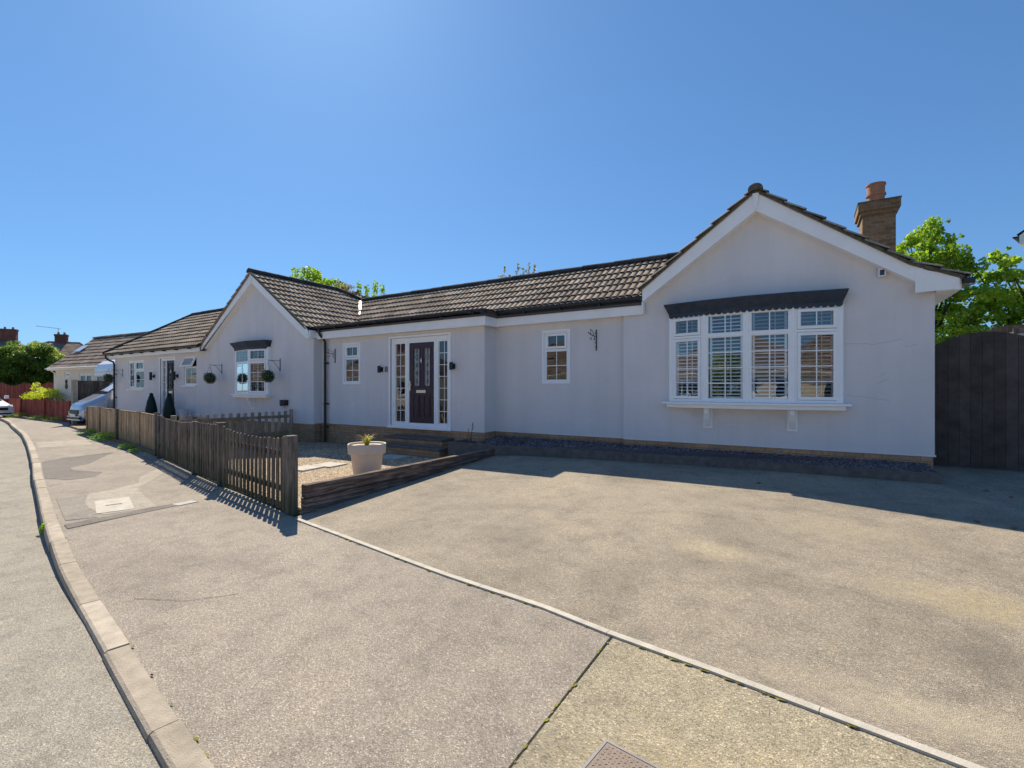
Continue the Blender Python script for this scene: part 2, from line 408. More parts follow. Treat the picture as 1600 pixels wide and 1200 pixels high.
W_ = mk_wall()
M = dict(
    wall=W_,
    white=plain('white_upvc', (0.93, 0.93, 0.92), 0.35, 0.5, var=0.02),
    whiteboard=plain('white_fascia_board', (0.93, 0.92, 0.905), 0.5, 0.4, var=0.04, sc=3),
    navy=plain('dark_navy_paint', (0.034, 0.048, 0.072), 0.6, 0.4, var=0.3, sc=9, bump=0.004),
    black=plain('black_plastic', (0.012, 0.013, 0.017), 0.4, 0.5, var=0.3, sc=12),
    iron=plain('black_iron', (0.012, 0.012, 0.014), 0.55, 0.4, var=0.2),
    chrome=plain('brushed_metal', (0.6, 0.6, 0.62), 0.25, 0.5, 0.9, var=0.05),
    doorp=plain('aubergine_door', (0.045, 0.022, 0.034), 0.42, 0.45, var=0.15, sc=20),
    doork=plain('black_door', (0.012, 0.012, 0.014), 0.4, 0.5, var=0.15, sc=20),
    brick=mk_brick('buff_brick', (0.40, 0.26, 0.145), (0.55, 0.31, 0.175), (0.24, 0.21, 0.17)),
    stackbrick=mk_brick('brown_stack_brick', (0.20, 0.125, 0.06), (0.31, 0.19, 0.10), (0.30, 0.27, 0.22)),
    redbrick=mk_brick('red_brick', (0.16, 0.06, 0.045), (0.22, 0.085, 0.06), (0.16, 0.14, 0.12)),
    clay=plain('terracotta', (0.42, 0.20, 0.12), 0.8, 0.2, var=0.2, sc=10),
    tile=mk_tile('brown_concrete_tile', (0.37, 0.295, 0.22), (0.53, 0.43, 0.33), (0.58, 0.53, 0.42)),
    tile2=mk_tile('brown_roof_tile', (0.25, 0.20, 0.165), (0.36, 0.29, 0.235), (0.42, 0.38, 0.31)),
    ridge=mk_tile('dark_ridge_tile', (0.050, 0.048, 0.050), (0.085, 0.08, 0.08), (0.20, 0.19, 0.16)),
    mortar=plain('mossy_mortar', (0.14, 0.125, 0.09), 0.95, 0.1, var=0.4, sc=20, bump=0.008),
    lead=plain('pale_flashing', (0.55, 0.56, 0.58), 0.5, 0.4, var=0.1),
    felt=plain('grey_felt', (0.10, 0.10, 0.105), 0.9, 0.2),
    glass=mk_glass('window_glass'),
    dglass=mk_glass('obscure_glass', (0.75, 0.78, 0.78), 0.9),
    blind=plain('white_blind', (0.92, 0.92, 0.91), 0.5, 0.3, var=0.03),
    curtain=plain('cream_curtain', (0.62, 0.60, 0.54), 0.9, 0.1, var=0.1),
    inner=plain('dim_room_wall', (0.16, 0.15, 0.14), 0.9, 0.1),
    leading=plain('leaded_pattern', (0.35, 0.33, 0.30), 0.5, 0.4, var=0.4, sc=30),
    frost=plain('frosted_pane', (0.34, 0.34, 0.33), 0.35, 0.5, var=0.25, sc=14),
    road=asphalt('road_asphalt', (0.29, 0.268, 0.222), (0.45, 0.42, 0.36), (0.10, 0.093, 0.08), (0.36, 0.29, 0.2), patch=0.12, sc=185),
    pave=asphalt('pavement_asphalt', (0.285, 0.250, 0.205), (0.50, 0.45, 0.39), (0.10, 0.087, 0.075), (0.38, 0.28, 0.19), patch=0.14, sc=178,
                 stains=((-4.3, 1.7, .28, 2.0, (0.10, 0.09, 0.08), .4), (-9.2, 3.5, .5, 1.5, (0.25, 0.23, 0.2), .4))),
    pave_dark=asphalt('old_patch_asphalt', (0.165, 0.148, 0.128), (0.28, 0.26, 0.24), (0.06, 0.056, 0.05), (0.28, 0.22, 0.17), patch=0.15),
    pave_mid=asphalt('worn_patch_asphalt', (0.245, 0.22, 0.185), (0.4, 0.37, 0.32), (0.08, 0.075, 0.07), (0.33, 0.27, 0.2), patch=0.15),
    pave_pale=asphalt('pale_patch_asphalt', (0.36, 0.32, 0.265), (0.52, 0.48, 0.4), (0.15, 0.14, 0.12), (0.4, 0.34, 0.25), patch=0.1),
    apron=asphalt('crossover_asphalt', (0.31, 0.27, 0.19), (0.48, 0.42, 0.30), (0.085, 0.075, 0.05), (0.42, 0.34, 0.2), patch=0.16, sc=125,
                  stains=((-.25, 1.9, .5, 1.4, (0.48, 0.38, 0.2), .55),)),
    drive=asphalt('driveway_asphalt', (0.285, 0.245, 0.19), (0.48, 0.43, 0.34), (0.09, 0.08, 0.066), (0.38, 0.3, 0.19), patch=0.24, sc=185,
                  stains=((-.72, 4.75, .28, 1.3, (0.56, 0.47, 0.29), .8), (1.1, 4.55, .35, 2.2, (0.50, 0.40, 0.21), .7),
                          (.35, 5.9, .5, 1.8, (0.44, 0.37, 0.24), .5), (-1.6, 6.4, .7, 2.0, (0.40, 0.36, 0.27), .5), (1.9, 3.6, .35, 1.5, (0.14, 0.125, 0.1), .5),
                          (-2.6, 4.2, .5, 1.2, (0.15, 0.135, 0.11), .5), (.9, 3.75, .3, 2.0, (0.14, 0.125, 0.1), .5), (.55, 3.05, .22, 4.0, (0.5, 0.43, 0.3), .7))),
    kerb=plain('kerb_concrete', (0.44, 0.385, 0.31), 0.9, 0.2, var=0.2, sc=9, bump=0.005, bsc=120, tinted=True),
    conc=plain('pale_concrete', (0.50, 0.465, 0.395), 0.9, 0.2, var=0.16, sc=9, bump=0.003, bsc=100),
    slab=plain('stone_slab', (0.48, 0.45, 0.39), 0.85, 0.2, var=0.12, sc=8, bump=0.003),
    darkstep=plain('dark_concrete', (0.15, 0.13, 0.115), 0.9, 0.2, var=0.25, sc=9, bump=0.005),
    rust=plain('rusty_steel', (0.30, 0.24, 0.195), 0.75, 0.4, 0.2, var=0.16, sc=14, bump=0.004, bsc=300),
    steel=plain('galvanised_steel', (0.26, 0.25, 0.245), 0.65, 0.4, 0.2, var=0.1),
    sleeper=wood('dark_sleeper_timber', (0.13, 0.095, 0.08), (0.40, 0.31, 0.24), vert=False),
    picket=wood('weathered_picket_timber', (0.15, 0.12, 0.095), (0.33, 0.275, 0.22), green=0.6),
    post=wood('grey_post_timber', (0.17, 0.145, 0.12), (0.36, 0.31, 0.26), green=0.6),
    board=wood('brown_fence_board', (0.44, 0.30, 0.175), (0.68, 0.52, 0.33), green=0.45),
    divide=wood('tan_picket_timber', (0.46, 0.34, 0.23), (0.68, 0.54, 0.40)),
    grey_w=wood('dark_grey_fence_timber', (0.11, 0.095, 0.083), (0.19, 0.165, 0.145)),
    red_w=wood('red_stained_timber', (0.27, 0.065, 0.045), (0.42, 0.12, 0.085)),
    gate=plain('dark_stained_timber', (0.092, 0.072, 0.064), 0.75, 0.25, var=0.3, sc=5, bump=0.003, bsc=30, tinted=True),
    pot=plain('cream_plastic', (0.68, 0.56, 0.44), 0.55, 0.4, var=0.06),
    soil=plain('dry_compost', (0.25, 0.20, 0.15), 0.95, 0.1, var=0.4, sc=60, bump=0.01),
    bark=plain('tree_bark', (0.10, 0.08, 0.06), 0.9, 0.1, var=0.3, sc=20, bump=0.02),
    maple=mk_leaf('fresh_green_leaf', (0.10, 0.18, 0.018), (0.26, 0.39, 0.04), (0.48, 0.58, 0.09), .5),
    laurel=mk_leaf('dark_glossy_leaf', (0.045, 0.10, 0.015), (0.13, 0.22, 0.03), (0.55, 0.58, 0.2), .4),
    lime=mk_leaf('yellow_green_leaf', (0.2, 0.3, 0.02), (0.42, 0.52, 0.04), (0.65, 0.62, 0.08), .4),
    box=mk_leaf('topiary_leaf', (0.05, 0.075, 0.03), (0.11, 0.15, 0.05), (0.22, 0.25, 0.11), .15),
    darktop=mk_leaf('dark_topiary_leaf', (0.008, 0.024, 0.018), (0.018, 0.045, 0.032), (0.05, 0.09, 0.05), .1),  # dark green leaf of the cones, also used for foliage cores
    mauve=mk_leaf('mauve_leaf', (0.14, 0.09, 0.12), (0.26, 0.18, 0.2), (0.34, 0.28, 0.2), .4),
    ochre=mk_leaf('ochre_bud_leaf', (0.14, 0.13, 0.04), (0.30, 0.25, 0.09), (0.42, 0.36, 0.16), .4),
    weed=mk_leaf('weed_leaf', (0.08, 0.18, 0.02), (0.18, 0.33, 0.03), (0.34, 0.46, 0.06), .4),
    straw=mk_leaf('straw_blade', (0.20, 0.15, 0.08), (0.33, 0.26, 0.14), (0.42, 0.36, 0.2), .3),
    spike=mk_leaf('orange_green_blade', (0.45, 0.13, 0.05), (0.50, 0.40, 0.12), (0.20, 0.34, 0.04), .3),
    deadleaf=plain('brown_dead_leaf', (0.30, 0.14, 0.07), 0.8, 0.2, var=0.3, sc=40),
    silver=plain('silver_car_paint', (0.50, 0.54, 0.60), 0.22, 0.6, 0.55, var=0.02),
    vanwhite=plain('white_car_paint', (0.78, 0.79, 0.80), 0.25, 0.5, var=0.02),
    carglass=plain('dark_car_glass', (0.02, 0.03, 0.035), 0.05, 0.7, var=0.05),
    tyre=plain('tyre_rubber', (0.02, 0.02, 0.02), 0.85, 0.2),
    trim=plain('black_trim', (0.018, 0.018, 0.02), 0.5, 0.4),
    lampglass=plain('headlamp_lens', (0.75, 0.78, 0.8), 0.1, 0.8, 0.3),
    shade=plain('silver_sunshade', (0.62, 0.68, 0.75), 0.35, 0.5, 0.3),
    plate=plain('white_plate', (0.8, 0.8, 0.75), 0.4, 0.4),
    cream=plain('cream_render', (0.82, 0.76, 0.62), 0.9, 0.1, var=0.05, sc=2),
    pinkr=plain('pale_pink_render', (0.42, 0.28, 0.24), 0.9, 0.1, var=0.05, sc=2),
    crack=plain('hairline_crack_grey', (0.40, 0.39, 0.39), 0.9, 0.1),
    moss=plain('yellow_moss', (0.22, 0.21, 0.04), 0.95, 0.05, var=0.4, sc=30, bump=0.01),
    seam=plain('dark_joint', (0.045, 0.043, 0.035), 0.95, 0.05, var=0.3, sc=20),
)

def mk_gravel():
    t = NT('golden_shingle'); P = t.pos()
    cell = t.voro(P, 42, out='Color')
    sep = t.n('ShaderNodeSeparateColor'); t.l(cell, sep.inputs[0])
    c = t.ramp(sep.outputs[0], [(0.0, (0.22, 0.15, 0.1)), (0.3, (0.44, 0.32, 0.2)), (0.6, (0.62, 0.48, 0.31)), (0.85, (0.74, 0.61, 0.44)), (1.0, (0.8, 0.72, 0.6))])
    big = t.noise(P, 1.2, 4)
    c = t.mix(1.0, c, t.ramp(big, [(0.3, 0.8), (0.7, 1.1)]), 'MULTIPLY')
    d = t.voro(P, 42)
    c = t.mix(1.0, c, t.ramp(d, [(0.3, (1, 1, 1)), (0.75, (0.45, 0.42, 0.4))]), 'MULTIPLY')
    b = t.bump(t.math('SUBTRACT', 1.0, d), 0.02, 1.0)
    return t.end(t.bsdf(c, 0.85, 0.25, 0, b))
M['gravel'] = mk_gravel()
def mk_slate():
    t = NT('plum_slate'); P = t.pos()
    at = t.n('ShaderNodeAttribute', attribute_name='tint').outputs['Fac']
    c = t.ramp(at, [(0.0, (0.06, 0.050, 0.056)), (0.5, (0.135, 0.112, 0.125)), (1.0, (0.29, 0.25, 0.265))])
    c = t.mix(1.0, c, t.ramp(t.noise(P, 30, 4), [(0.3, 0.7), (0.7, 1.3)]), 'MULTIPLY')
    b = t.bump(t.noise(P, 50, 4), 0.01)
    return t.end(t.bsdf(c, 0.6, 0.4, 0, b))
M['slate'] = mk_slate()
M['earth'] = plain('verge_earth', (0.10, 0.085, 0.05), 0.95, 0.05, var=0.4, sc=5, bump=0.02, bsc=20)

# ---------------------------------------------------------------- foliage
def leaves(name, mat, parent, clumps, size, aspect=0.7, world=True, droop=0.0, rnd=None, shell=0.0):
    """clumps: (center, (rx,ry,rz), count, tint) -> many small folded leaf faces in one mesh"""
    rnd = rnd or random.Random(3)
    vs = []; fs = []; tt = []
    off = wloc(parent) if (parent is not None and world) else Vector((0,0,0))
    for c, rr, n, tint in clumps:
        c = Vector(c) - off
        for _ in range(n):
            while True:
                p = Vector((rnd.uniform(-1,1), rnd.uniform(-1,1), rnd.uniform(-1,1)))
                L = p.length
                if L <= 1 and L > shell: break
            q = c + Vector((p.x*rr[0], p.y*rr[1], p.z*rr[2]))
            nrm = (Vector((rnd.gauss(0,1), rnd.gauss(0,1), rnd.gauss(0,1))) + p*0.8 + Vector((0,0,0.5))).normalized()
            a = nrm.orthogonal().normalized()
            a = (Matrix.Rotation(rnd.uniform(0, 6.283), 3, nrm) @ a)
            a.z -= droop; a.normalize()
            b = nrm.cross(a)
            s = size * rnd.uniform(0.6, 1.25)
            i = len(vs)
            vs += [q - a*s*0.5, q + b*s*aspect*0.5 + nrm*s*0.06, q + a*s*0.5, q - b*s*aspect*0.5 + nrm*s*0.06]
            fs.append((i, i+1, i+2, i+3))
            tt.append(min(1, max(0, tint + rnd.gauss(0, 0.17))))
    me = bpy.data.meshes.new(name)
    me.from_pydata(vs, [], fs)
    at = me.attributes.new('tint', 'FLOAT', 'FACE'); at.data.foreach_set('value', tt)
    me.materials.append(mat)
    o = bpy.data.objects.new(name, me)
    return link(o, parent)

def blades(mb, c, n, h, spread, wd, rnd, tint=None):
    c = Vector(c)
    for _ in range(n):
        a = rnd.uniform(0, 6.283); r = rnd.uniform(0, 1) * spread
        d = Vector((math.cos(a), math.sin(a), 0))
        hh = h * rnd.uniform(0.55, 1.1)
        p0 = c + d * r * 0.15; p1 = c + d*r*0.6 + Vector((0,0,hh*0.7)); p2 = c + d*r*1.25 + Vector((0,0,hh*rnd.uniform(.6, 1)))
        s = Vector((-d.y, d.x, 0)) * wd * 0.5
        tn = rnd.random() if tint is None else tint
        mb.add([p0-s, p0+s, p1+s*0.8, p1-s*0.8, p2], [(0,1,2,3), (3,2,4)], min(1, max(0, tn + 0.001)))
# ---------------------------------------------------------------- roof tiles
def tile_slope(mb, o, u, v, width, length, pitch_z, planes=(), roll=0.165, gauge=0.33, seed=1, noroll=False, t=0.042):
    """o: eave corner, u: unit dir along the eave, v: horizontal unit dir up the slope, width along u,
    length = horizontal run, pitch_z = rise per metre of run"""
    rnd = random.Random(seed)
    o = Vector(o); u = Vector(u); v = Vector(v)
    sl = (v + Vector((0,0,pitch_z))).normalized()          # up the slope
    nn = u.cross(sl); nn = nn if nn.z > 0 else -nn
    L = length * math.sqrt(1 + pitch_z**2)
    rows = int(math.ceil(L / gauge)); cols = int(math.ceil(width / roll))
    bm = bmesh.new(); lay = bm.faces.layers.float.new('tint')
    prof = [(0, 0), (.05, .022), (.13, .033), (.42, .036), (.66, .031), (.74, .018), (.79, 0), (1.0, 0)]
    if noroll: prof = [(0, 0), (.5, 0.004), (1.0, 0)]
    hs = 1.0
    for r in range(rows):
        s0 = r*gauge; s1 = min(L, s0 + gauge)
        ph = 0 if noroll else (0.0)
        tv = {}
        lo = []; hi = []; ns = []
        for c in range(cols):
            k = (c + (r % 2)) // 2
            if k not in tv: tv[k] = (min(1, max(0, rnd.gauss(0.5, 0.24))), rnd.gauss(0, 0.003))
            for j, (fx, h) in enumerate(prof):
                if j == 0 and c > 0: continue
                x = (c + fx) * roll
                dz = tv[k][1]
                lo.append((x, h*hs + t + dz)); hi.append((x, h*hs + 0.004)); ns.append(c)
        n = len(lo)
        A = [bm.verts.new(o + u*x + sl*(s0 - 0.012) + nn*h) for x, h in lo]
        B = [bm.verts.new(o + u*x + sl*s1 + nn*h) for x, h in hi]
        Cc = [bm.verts.new(o + u*x + sl*(s0 + 0.03) + nn*(h*.4 - t*.6)) for x, h in lo]
        for i in range(n-1):
            c = ns[i+1]; k = (c + (r % 2)) // 2
            f = bm.faces.new((A[i], A[i+1], B[i+1], B[i])); f[lay] = max(.06, tv.get(k, (0.5, 0))[0])
            f = bm.faces.new((Cc[i], Cc[i+1], A[i+1], A[i])); f[lay] = 0.0  # nose face coloured near black, painted shade below the tile edge
    # closing deck
    q = [o - nn*0.03, o + u*cols*roll - nn*0.03, o + u*cols*roll + sl*L - nn*0.03, o + sl*L - nn*0.03]
    f = bm.faces.new([bm.verts.new(p) for p in q]); f[lay] = 0.2
    for co, no in list(planes) + [(o + u*width, u)]:                                   # keep the side the normal points away from
        bmesh.ops.bisect_plane(bm, geom=list(bm.verts)+list(bm.edges)+list(bm.faces), plane_co=Vector(co), plane_no=Vector(no), clear_outer=True)
    bm.verts.index_update()
    base = len(mb.v)
    for v_ in bm.verts: mb.v.append(v_.co.copy())
    for f in bm.faces:
        mb.f.append(tuple(base + x.index for x in f.verts)); mb.t.append(f[lay])
    bm.free()

def ridge_run(mb, p, q, r=0.13, seg=0.45, seed=1):
    rnd = random.Random(seed)
    p = Vector(p); q = Vector(q); d = q - p; L = d.length; d.normalize()
    side = d.cross(Vector((0,0,1))).normalized(); up = side.cross(d).normalized()
    n = max(1, round(L/seg))
    for i in range(n):
        a = p + d*(L*i/n - 0.01); b = p + d*(L*(i+1)/n + 0.012)
        j = rnd.uniform(-.006, .006)
        vs = []
        for c, rr in ((a, r*1.04), (b, r*0.97)):
            for k in range(9):
                t = math.pi * (k/8) * 1.1 - 0.05*math.pi
                vs.append(c + side*math.cos(t)*rr + up*(math.sin(t)*rr*0.85 - 0.03 + j))
        fs = [(k, k+1, k+10, k+9) for k in range(8)] + [tuple(range(8, -1, -1)), tuple(range(9, 18))]
        mb.add(vs, fs, min(1, max(0, rnd.gauss(.5, .2))))

def gutter(mb, pts, r=0.06):
    """half-round gutter along a level path; pts are the centres of its rim"""
    pts = [Vector(p) for p in pts]
    rings = []
    for i, p in enumerate(pts):
        d1 = (pts[i]-pts[i-1]).normalized() if i else (pts[1]-pts[0]).normalized()
        d2 = (pts[i+1]-pts[i]).normalized() if i < len(pts)-1 else d1
        s1 = d1.cross(Vector((0,0,1))); s2 = d2.cross(Vector((0,0,1)))
        m = (s1+s2); k = 2/ max(0.3, m.length**2); m = m*k
        ring = []
        for rr in (r, r-0.006):
            seq = range(9) if rr == r else range(8, -1, -1)
            for j in seq:
                t = math.pi*j/8
                ring.append(p + m*math.cos(t)*rr - Vector((0,0,1))*math.sin(t)*rr*1.05)
        rings.append(ring)
    n = len(rings[0]); vs = [v for g in rings for v in g]; fs = []
    for i in range(len(pts)-1):
        for k in range(n):
            fs.append((i*n+k, i*n+(k+1) % n, (i+1)*n+(k+1) % n, (i+1)*n+k))
    fs.append(tuple(range(9))); fs.append(tuple((len(pts)-1)*n+k for k in range(9)))
    mb.add(vs, fs)

# ---------------------------------------------------------------- walls with real openings
def wall_panel(mb, x0, x1, z0, z1, y, holes=(), th=0.26, top=None, sides=True):
    xs = sorted({x0, x1, *[h[0] for h in holes], *[h[1] for h in holes]})
    zs = sorted({z0, z1, *[h[2] for h in holes], *[h[3] for h in holes]})
    def inh(a, b, c, d):
        mx, mz = (a+b)/2, (c+d)/2
        return any(h[0] < mx < h[1] and h[2] < mz < h[3] for h in holes)
    for yy in (y, y+th):
        for a, b in zip(xs, xs[1:]):
            for c, d in zip(zs, zs[1:]):
                if not inh(a, b, c, d):
                    mb.add([(a,yy,c),(b,yy,c),(b,yy,d),(a,yy,d)], [(0,1,2,3)])
        if top: mb.add([(p[0], yy, p[1]) for p in top], [tuple(range(len(top)))])
    for h in holes:
        a, b, c, d = h
        mb.add([(a,y,c),(b,y,c),(b,y,d),(a,y,d),(a,y+th,c),(b,y+th,c),(b,y+th,d),(a,y+th,d)], [(0,1,5,4),(1,2,6,5),(2,3,7,6),(3,0,4,7)])
    if sides:
        mb.add([(x0,y,z0),(x0,y+th,z0),(x0,y+th,z1),(x0,y,z1)], [(0,1,2,3)])
        mb.add([(x1,y,z0),(x1,y+th,z0),(x1,y+th,z1),(x1,y,z1)], [(0,1,2,3)])
    mb.add([(x0,y,z0),(x1,y,z0),(x1,y+th,z0),(x0,y+th,z0)], [(0,1,2,3)])

def room(mb, x0, x1, z0, z1, y0, depth=1.6):
    y1 = y0 + depth; x0 -= .5; x1 += .5; z0 -= .5; z1 += .3
    mb.add([(x0,y0,z0),(x1,y0,z0),(x1,y1,z0),(x0,y1,z0),(x0,y0,z1),(x1,y0,z1),(x1,y1,z1),(x0,y1,z1)],
           [(0,1,2,3),(4,5,6,7),(1,2,6,5),(2,3,7,6),(3,0,4,7)])

# ---------------------------------------------------------------- windows (local frame: x right, y into the house, z up)
def frame_rect(mb, x0, x1, z0, z1, w, y0, y1):
    mb.box(x0, x1, y0, y1, z0, z0+w); mb.box(x0, x1, y0, y1, z1-w, z1)
    mb.box(x0, x0+w, y0, y1, z0+w, z1-w); mb.box(x1-w, x1, y0, y1, z0+w, z1-w)

def light(fr, gl, x0, x1, z0, z1, cols, rows, sash=True, y=0.0, bw=0.018, fw=0.045, sw=0.05):
    """one glazed light inside the opening x0..x1, z0..z1"""
    if sash:
        frame_rect(fr, x0+.006, x1-.006, z0+.006, z1-.006, sw, y-0.018, y+0.03)
        a, b, c, d = x0+.006+sw, x1-.006-sw, z0+.006+sw, z1-.006-sw
    else:
        frame_rect(fr, x0, x1, z0, z1, .018, y+0.008, y+0.03)
        a, b, c, d = x0+.018, x1-.018, z0+.018, z1-.018
    gl.add([(a, y+0.02, c), (b, y+0.02, c), (b, y+0.02, d), (a, y+0.02, d)], [(0, 1, 2, 3)])
    for i in range(1, cols):
        x = a + (b-a)*i/cols; fr.box(x-bw/2, x+bw/2, y+0.012, y+0.019, c, d)
    for j in range(1, rows):
        z = c + (d-c)*j/rows; fr.box(a, b, y+0.0125, y+0.0185, z-bw/2, z+bw/2)
    return a, b, c, d

def blinds(mb, a, b, c, d, y, pitch=0.062, slat=0.055, tilt=0.5, post=None):
    z = c + pitch*0.6
    while z < d:
        dy = slat*math.cos(tilt)/2; dz = slat*math.sin(tilt)/2
        mb.add([(a,y-dy,z-dz),(b,y-dy,z-dz),(b,y+dy,z+dz),(a,y+dy,z+dz),(a,y-dy,z-dz-.008),(b,y-dy,z-dz-.008),(b,y+dy,z+dz-.008),(a,y+dy,z+dz-.008)],
               [(0,1,2,3),(4,5,6,7),(0,1,5,4),(2,3,7,6),(0,3,7,4),(1,2,6,5)])
        z += pitch
    mb.box(a, a+0.035, y-0.012, y+0.012, c, d); mb.box(b-0.035, b, y-0.012, y+0.012, c, d)
    mb.box(a+.036, b-.036, y-0.013, y+0.013, c, c+0.05)
    if post: mb.box(post-.006, post+.006, y-.045, y-.036, c+.1, d)

# =============================================================== THE BUNGALOW
H0, H1, H2, H3 = 8.48, 8.75, 9.22, 9.10
house = empty('bungalow', (-11.9, 9.0, 0.0), 'long low pale grey rendered bungalow with two white-edged front gables and brown tiled roofs', 'house')
def hb(mb, name, mat, parent=None, **k): return mb.build(name, mat, parent or house, **k)

WIN = {  # openings: x0, x1, z0, z1
 'w1': (-24.15, -22.69, 1.57, 2.76), 'd1': (-21.29, -20.02, 0.58, 2.78), 'w2': (-19.36, -18.46, 1.71, 2.79),
 'b1': (-15.84, -13.95, 1.42, 2.90), 'w3': (-10.89, -10.245, 1.735, 2.83), 'd2': (-9.10, -7.10, 0.61, 2.91),
 'w4': (-4.875, -4.262, 1.725, 2.846), 'b2': (-2.10, 0.50, 1.36, 2.93)}
AX = -0.69; AL = -14.706
wm = MB()
# far left wing and left gable share one plane
wall_panel(wm, -25.52, -11.84, 0.60, 3.02, H0, [WIN['w1'], WIN['d1'], WIN['w2'], WIN['b1']], top=None)
for yy in (H0, H0+.26):
    wm.add([(-17.75, yy, 3.02), (-11.84, yy, 3.02), (-11.84, yy, 3.2), (AL, yy, 5.08), (-17.75, yy, 3.03)], [(0,1,2,3,4)])
wall_panel(wm, -11.84, -6.124, 0.605, 3.15, H1, [WIN['w3'], WIN['d2']])
wm.add([(-11.84, H0+.26, .6), (-11.84, H1, .6), (-11.84, H1, 3.02), (-11.84, H0+.26, 3.02)], [(0,1,2,3)])
wm.add([(-6.124, H1+.26, .605), (-6.124, H2, .605), (-6.124, H2, 3.15), (-6.124, H1+.26, 3.15)], [(0,1,2,3)])
wall_panel(wm, -6.124, -3.03, 0.60, 3.15, H2, [WIN['w4']])
wall_panel(wm, -3.03, 1.62, 0.60, 3.03, H3, [WIN['b2']])
for yy in (H3, H3+.26):
    wm.add([(-3.03, yy, 3.03), (1.62, yy, 3.03), (1.62, yy, 3.12), (AX, yy, 4.72), (-2.75, yy, 3.2), (-3.03, yy, 3.2)], [(0,1,2,3,4,5)])
# side and back walls
wm.add([(-25.52, H0+.26, .6), (-25.52, 13.3, .6), (-25.52, 13.3, 3.02), (-25.52, H0+.26, 3.02)], [(0,1,2,3)])
wm.add([(1.62, H3+.26, .6), (1.62, 15.8, .6), (1.62, 15.8, 3.03), (1.62, H3+.26, 3.03)], [(0,1,2,3)])
for a, b, y, z in ((-25.52, -17.8, 13.3, 3.0), (-17.8, -11.84, 14.2, 3.0), (-11.84, -3.03, 14.0, 3.1), (-3.03, 1.62, 15.8, 3.1)):
    wm.add([(a, y, .0), (b, y, .0), (b, y, z), (a, y, z)], [(0,1,2,3)])
wall = hb(wm, 'wall', M['wall'])
# kick-out at the foot of the render
km = MB()
for a, b, y in ((-25.53, -11.83, H0), (-11.83, -6.115, H1), (-6.124, -3.03, H2), (-3.03, 1.635, H3)):
    km.prism([(y+.002, .63), (y-.006, .602), (y+.002, .602)], 'x', a, b)
hb(km, 'render_drip', M['wall'], wall)

# brick plinth
pm = MB()
for a, b, y in ((-25.50, -11.86, H0), (-11.86, -6.14, H1), (-6.14, -3.03, H2), (-3.03, 1.605, H3)):
    pm.box(a, b, y+.012, y+.24, -0.05, 0.598)
pm.box(-12.1, -11.86, H0+.26, H1+.011, -.05, .597); pm.box(-6.36, -6.142, H1+.25, H2+.011, -.05, .597)
pm.box(1.38, 1.604, H3+.25, 15.7, -.05, .597); pm.box(-25.49, -25.3, H0+.25, 13.2, -.05, .597)
hb(pm, 'brick_plinth', M['brick'])

# dim rooms behind the windows
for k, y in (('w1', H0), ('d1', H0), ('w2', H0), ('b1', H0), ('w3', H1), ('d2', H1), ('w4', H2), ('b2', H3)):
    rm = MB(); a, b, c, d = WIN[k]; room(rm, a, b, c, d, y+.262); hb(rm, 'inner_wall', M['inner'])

# ---- roofs
def fplane(p, q):
    """vertical plane through p and q; removes what lies to the right of p->q"""
    d = Vector((q[0]-p[0], q[1]-p[1], 0)); return ((p[0], p[1], 0), (d.y, -d.x, 0))
MZ, MY, MP = 4.86, 12.2, 0.77          # main ridge height, its distance, pitch
ME = MY - (MZ-3.30)/MP                 # where the main slope meets the flat strip
LP, LZ = 0.69, 5.22                    # left gable
RP, RZ = 0.75, 4.93                    # right gable
tm = MB()
# main slope; the valleys where the two gable roofs meet it
def xl(z): return AL + (LZ-z)/LP
def xr(z): return AX - (RZ-z)/RP
tile_slope(tm, (-14.4, ME, 3.30), (1,0,0), (0,1,0), 13.2, MY-ME, MP,
           planes=[fplane((xl(MZ), MY), (xl(3.3), ME)), fplane((xr(3.3), ME), (xr(MZ), MY))], seed=2)
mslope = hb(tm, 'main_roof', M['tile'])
tm = MB()
tile_slope(tm, (-14.4, MY+2.0, MZ-2.0*MP), (1,0,0), (0,-1,0), 14.2, 2.0, MP, seed=3)
hb(tm, 'rear_roof', M['tile'])
# left gable roof
tm = MB(); YB = 11.45
tile_slope(tm, (xl(3.30), 8.27, 3.30), (0,1,0), (-1,0,0), 5.6, xl(3.30)-AL, LP,
           planes=[fplane((xl(3.2), ME-.13), (xl(MZ), MY))], seed=4)
tile_slope(tm, (-17.92, 13.9, 5.22-(17.92-14.706)*LP), (0,-1,0), (1,0,0), 5.63, 17.92+AL, LP, seed=5)
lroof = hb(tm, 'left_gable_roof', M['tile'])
# right gable roof (bell-cast on the right side)
tm = MB()
tile_slope(tm, (-2.66, 8.86, RZ-(2.66+AX)*RP), (0,1,0), (1,0,0), 6.9, 2.66+AX, RP, seed=6)
tile_slope(tm, (1.30, 15.76, RZ-(1.30-AX)*RP), (0,-1,0), (-1,0,0), 6.9, 1.30-AX, RP, seed=7)
tile_slope(tm, (1.93, 15.76, 3.14), (0,-1,0), (-1,0,0), 6.9, 0.63, 0.47, seed=8)
rroof = hb(tm, 'right_gable_roof', M['tile'])
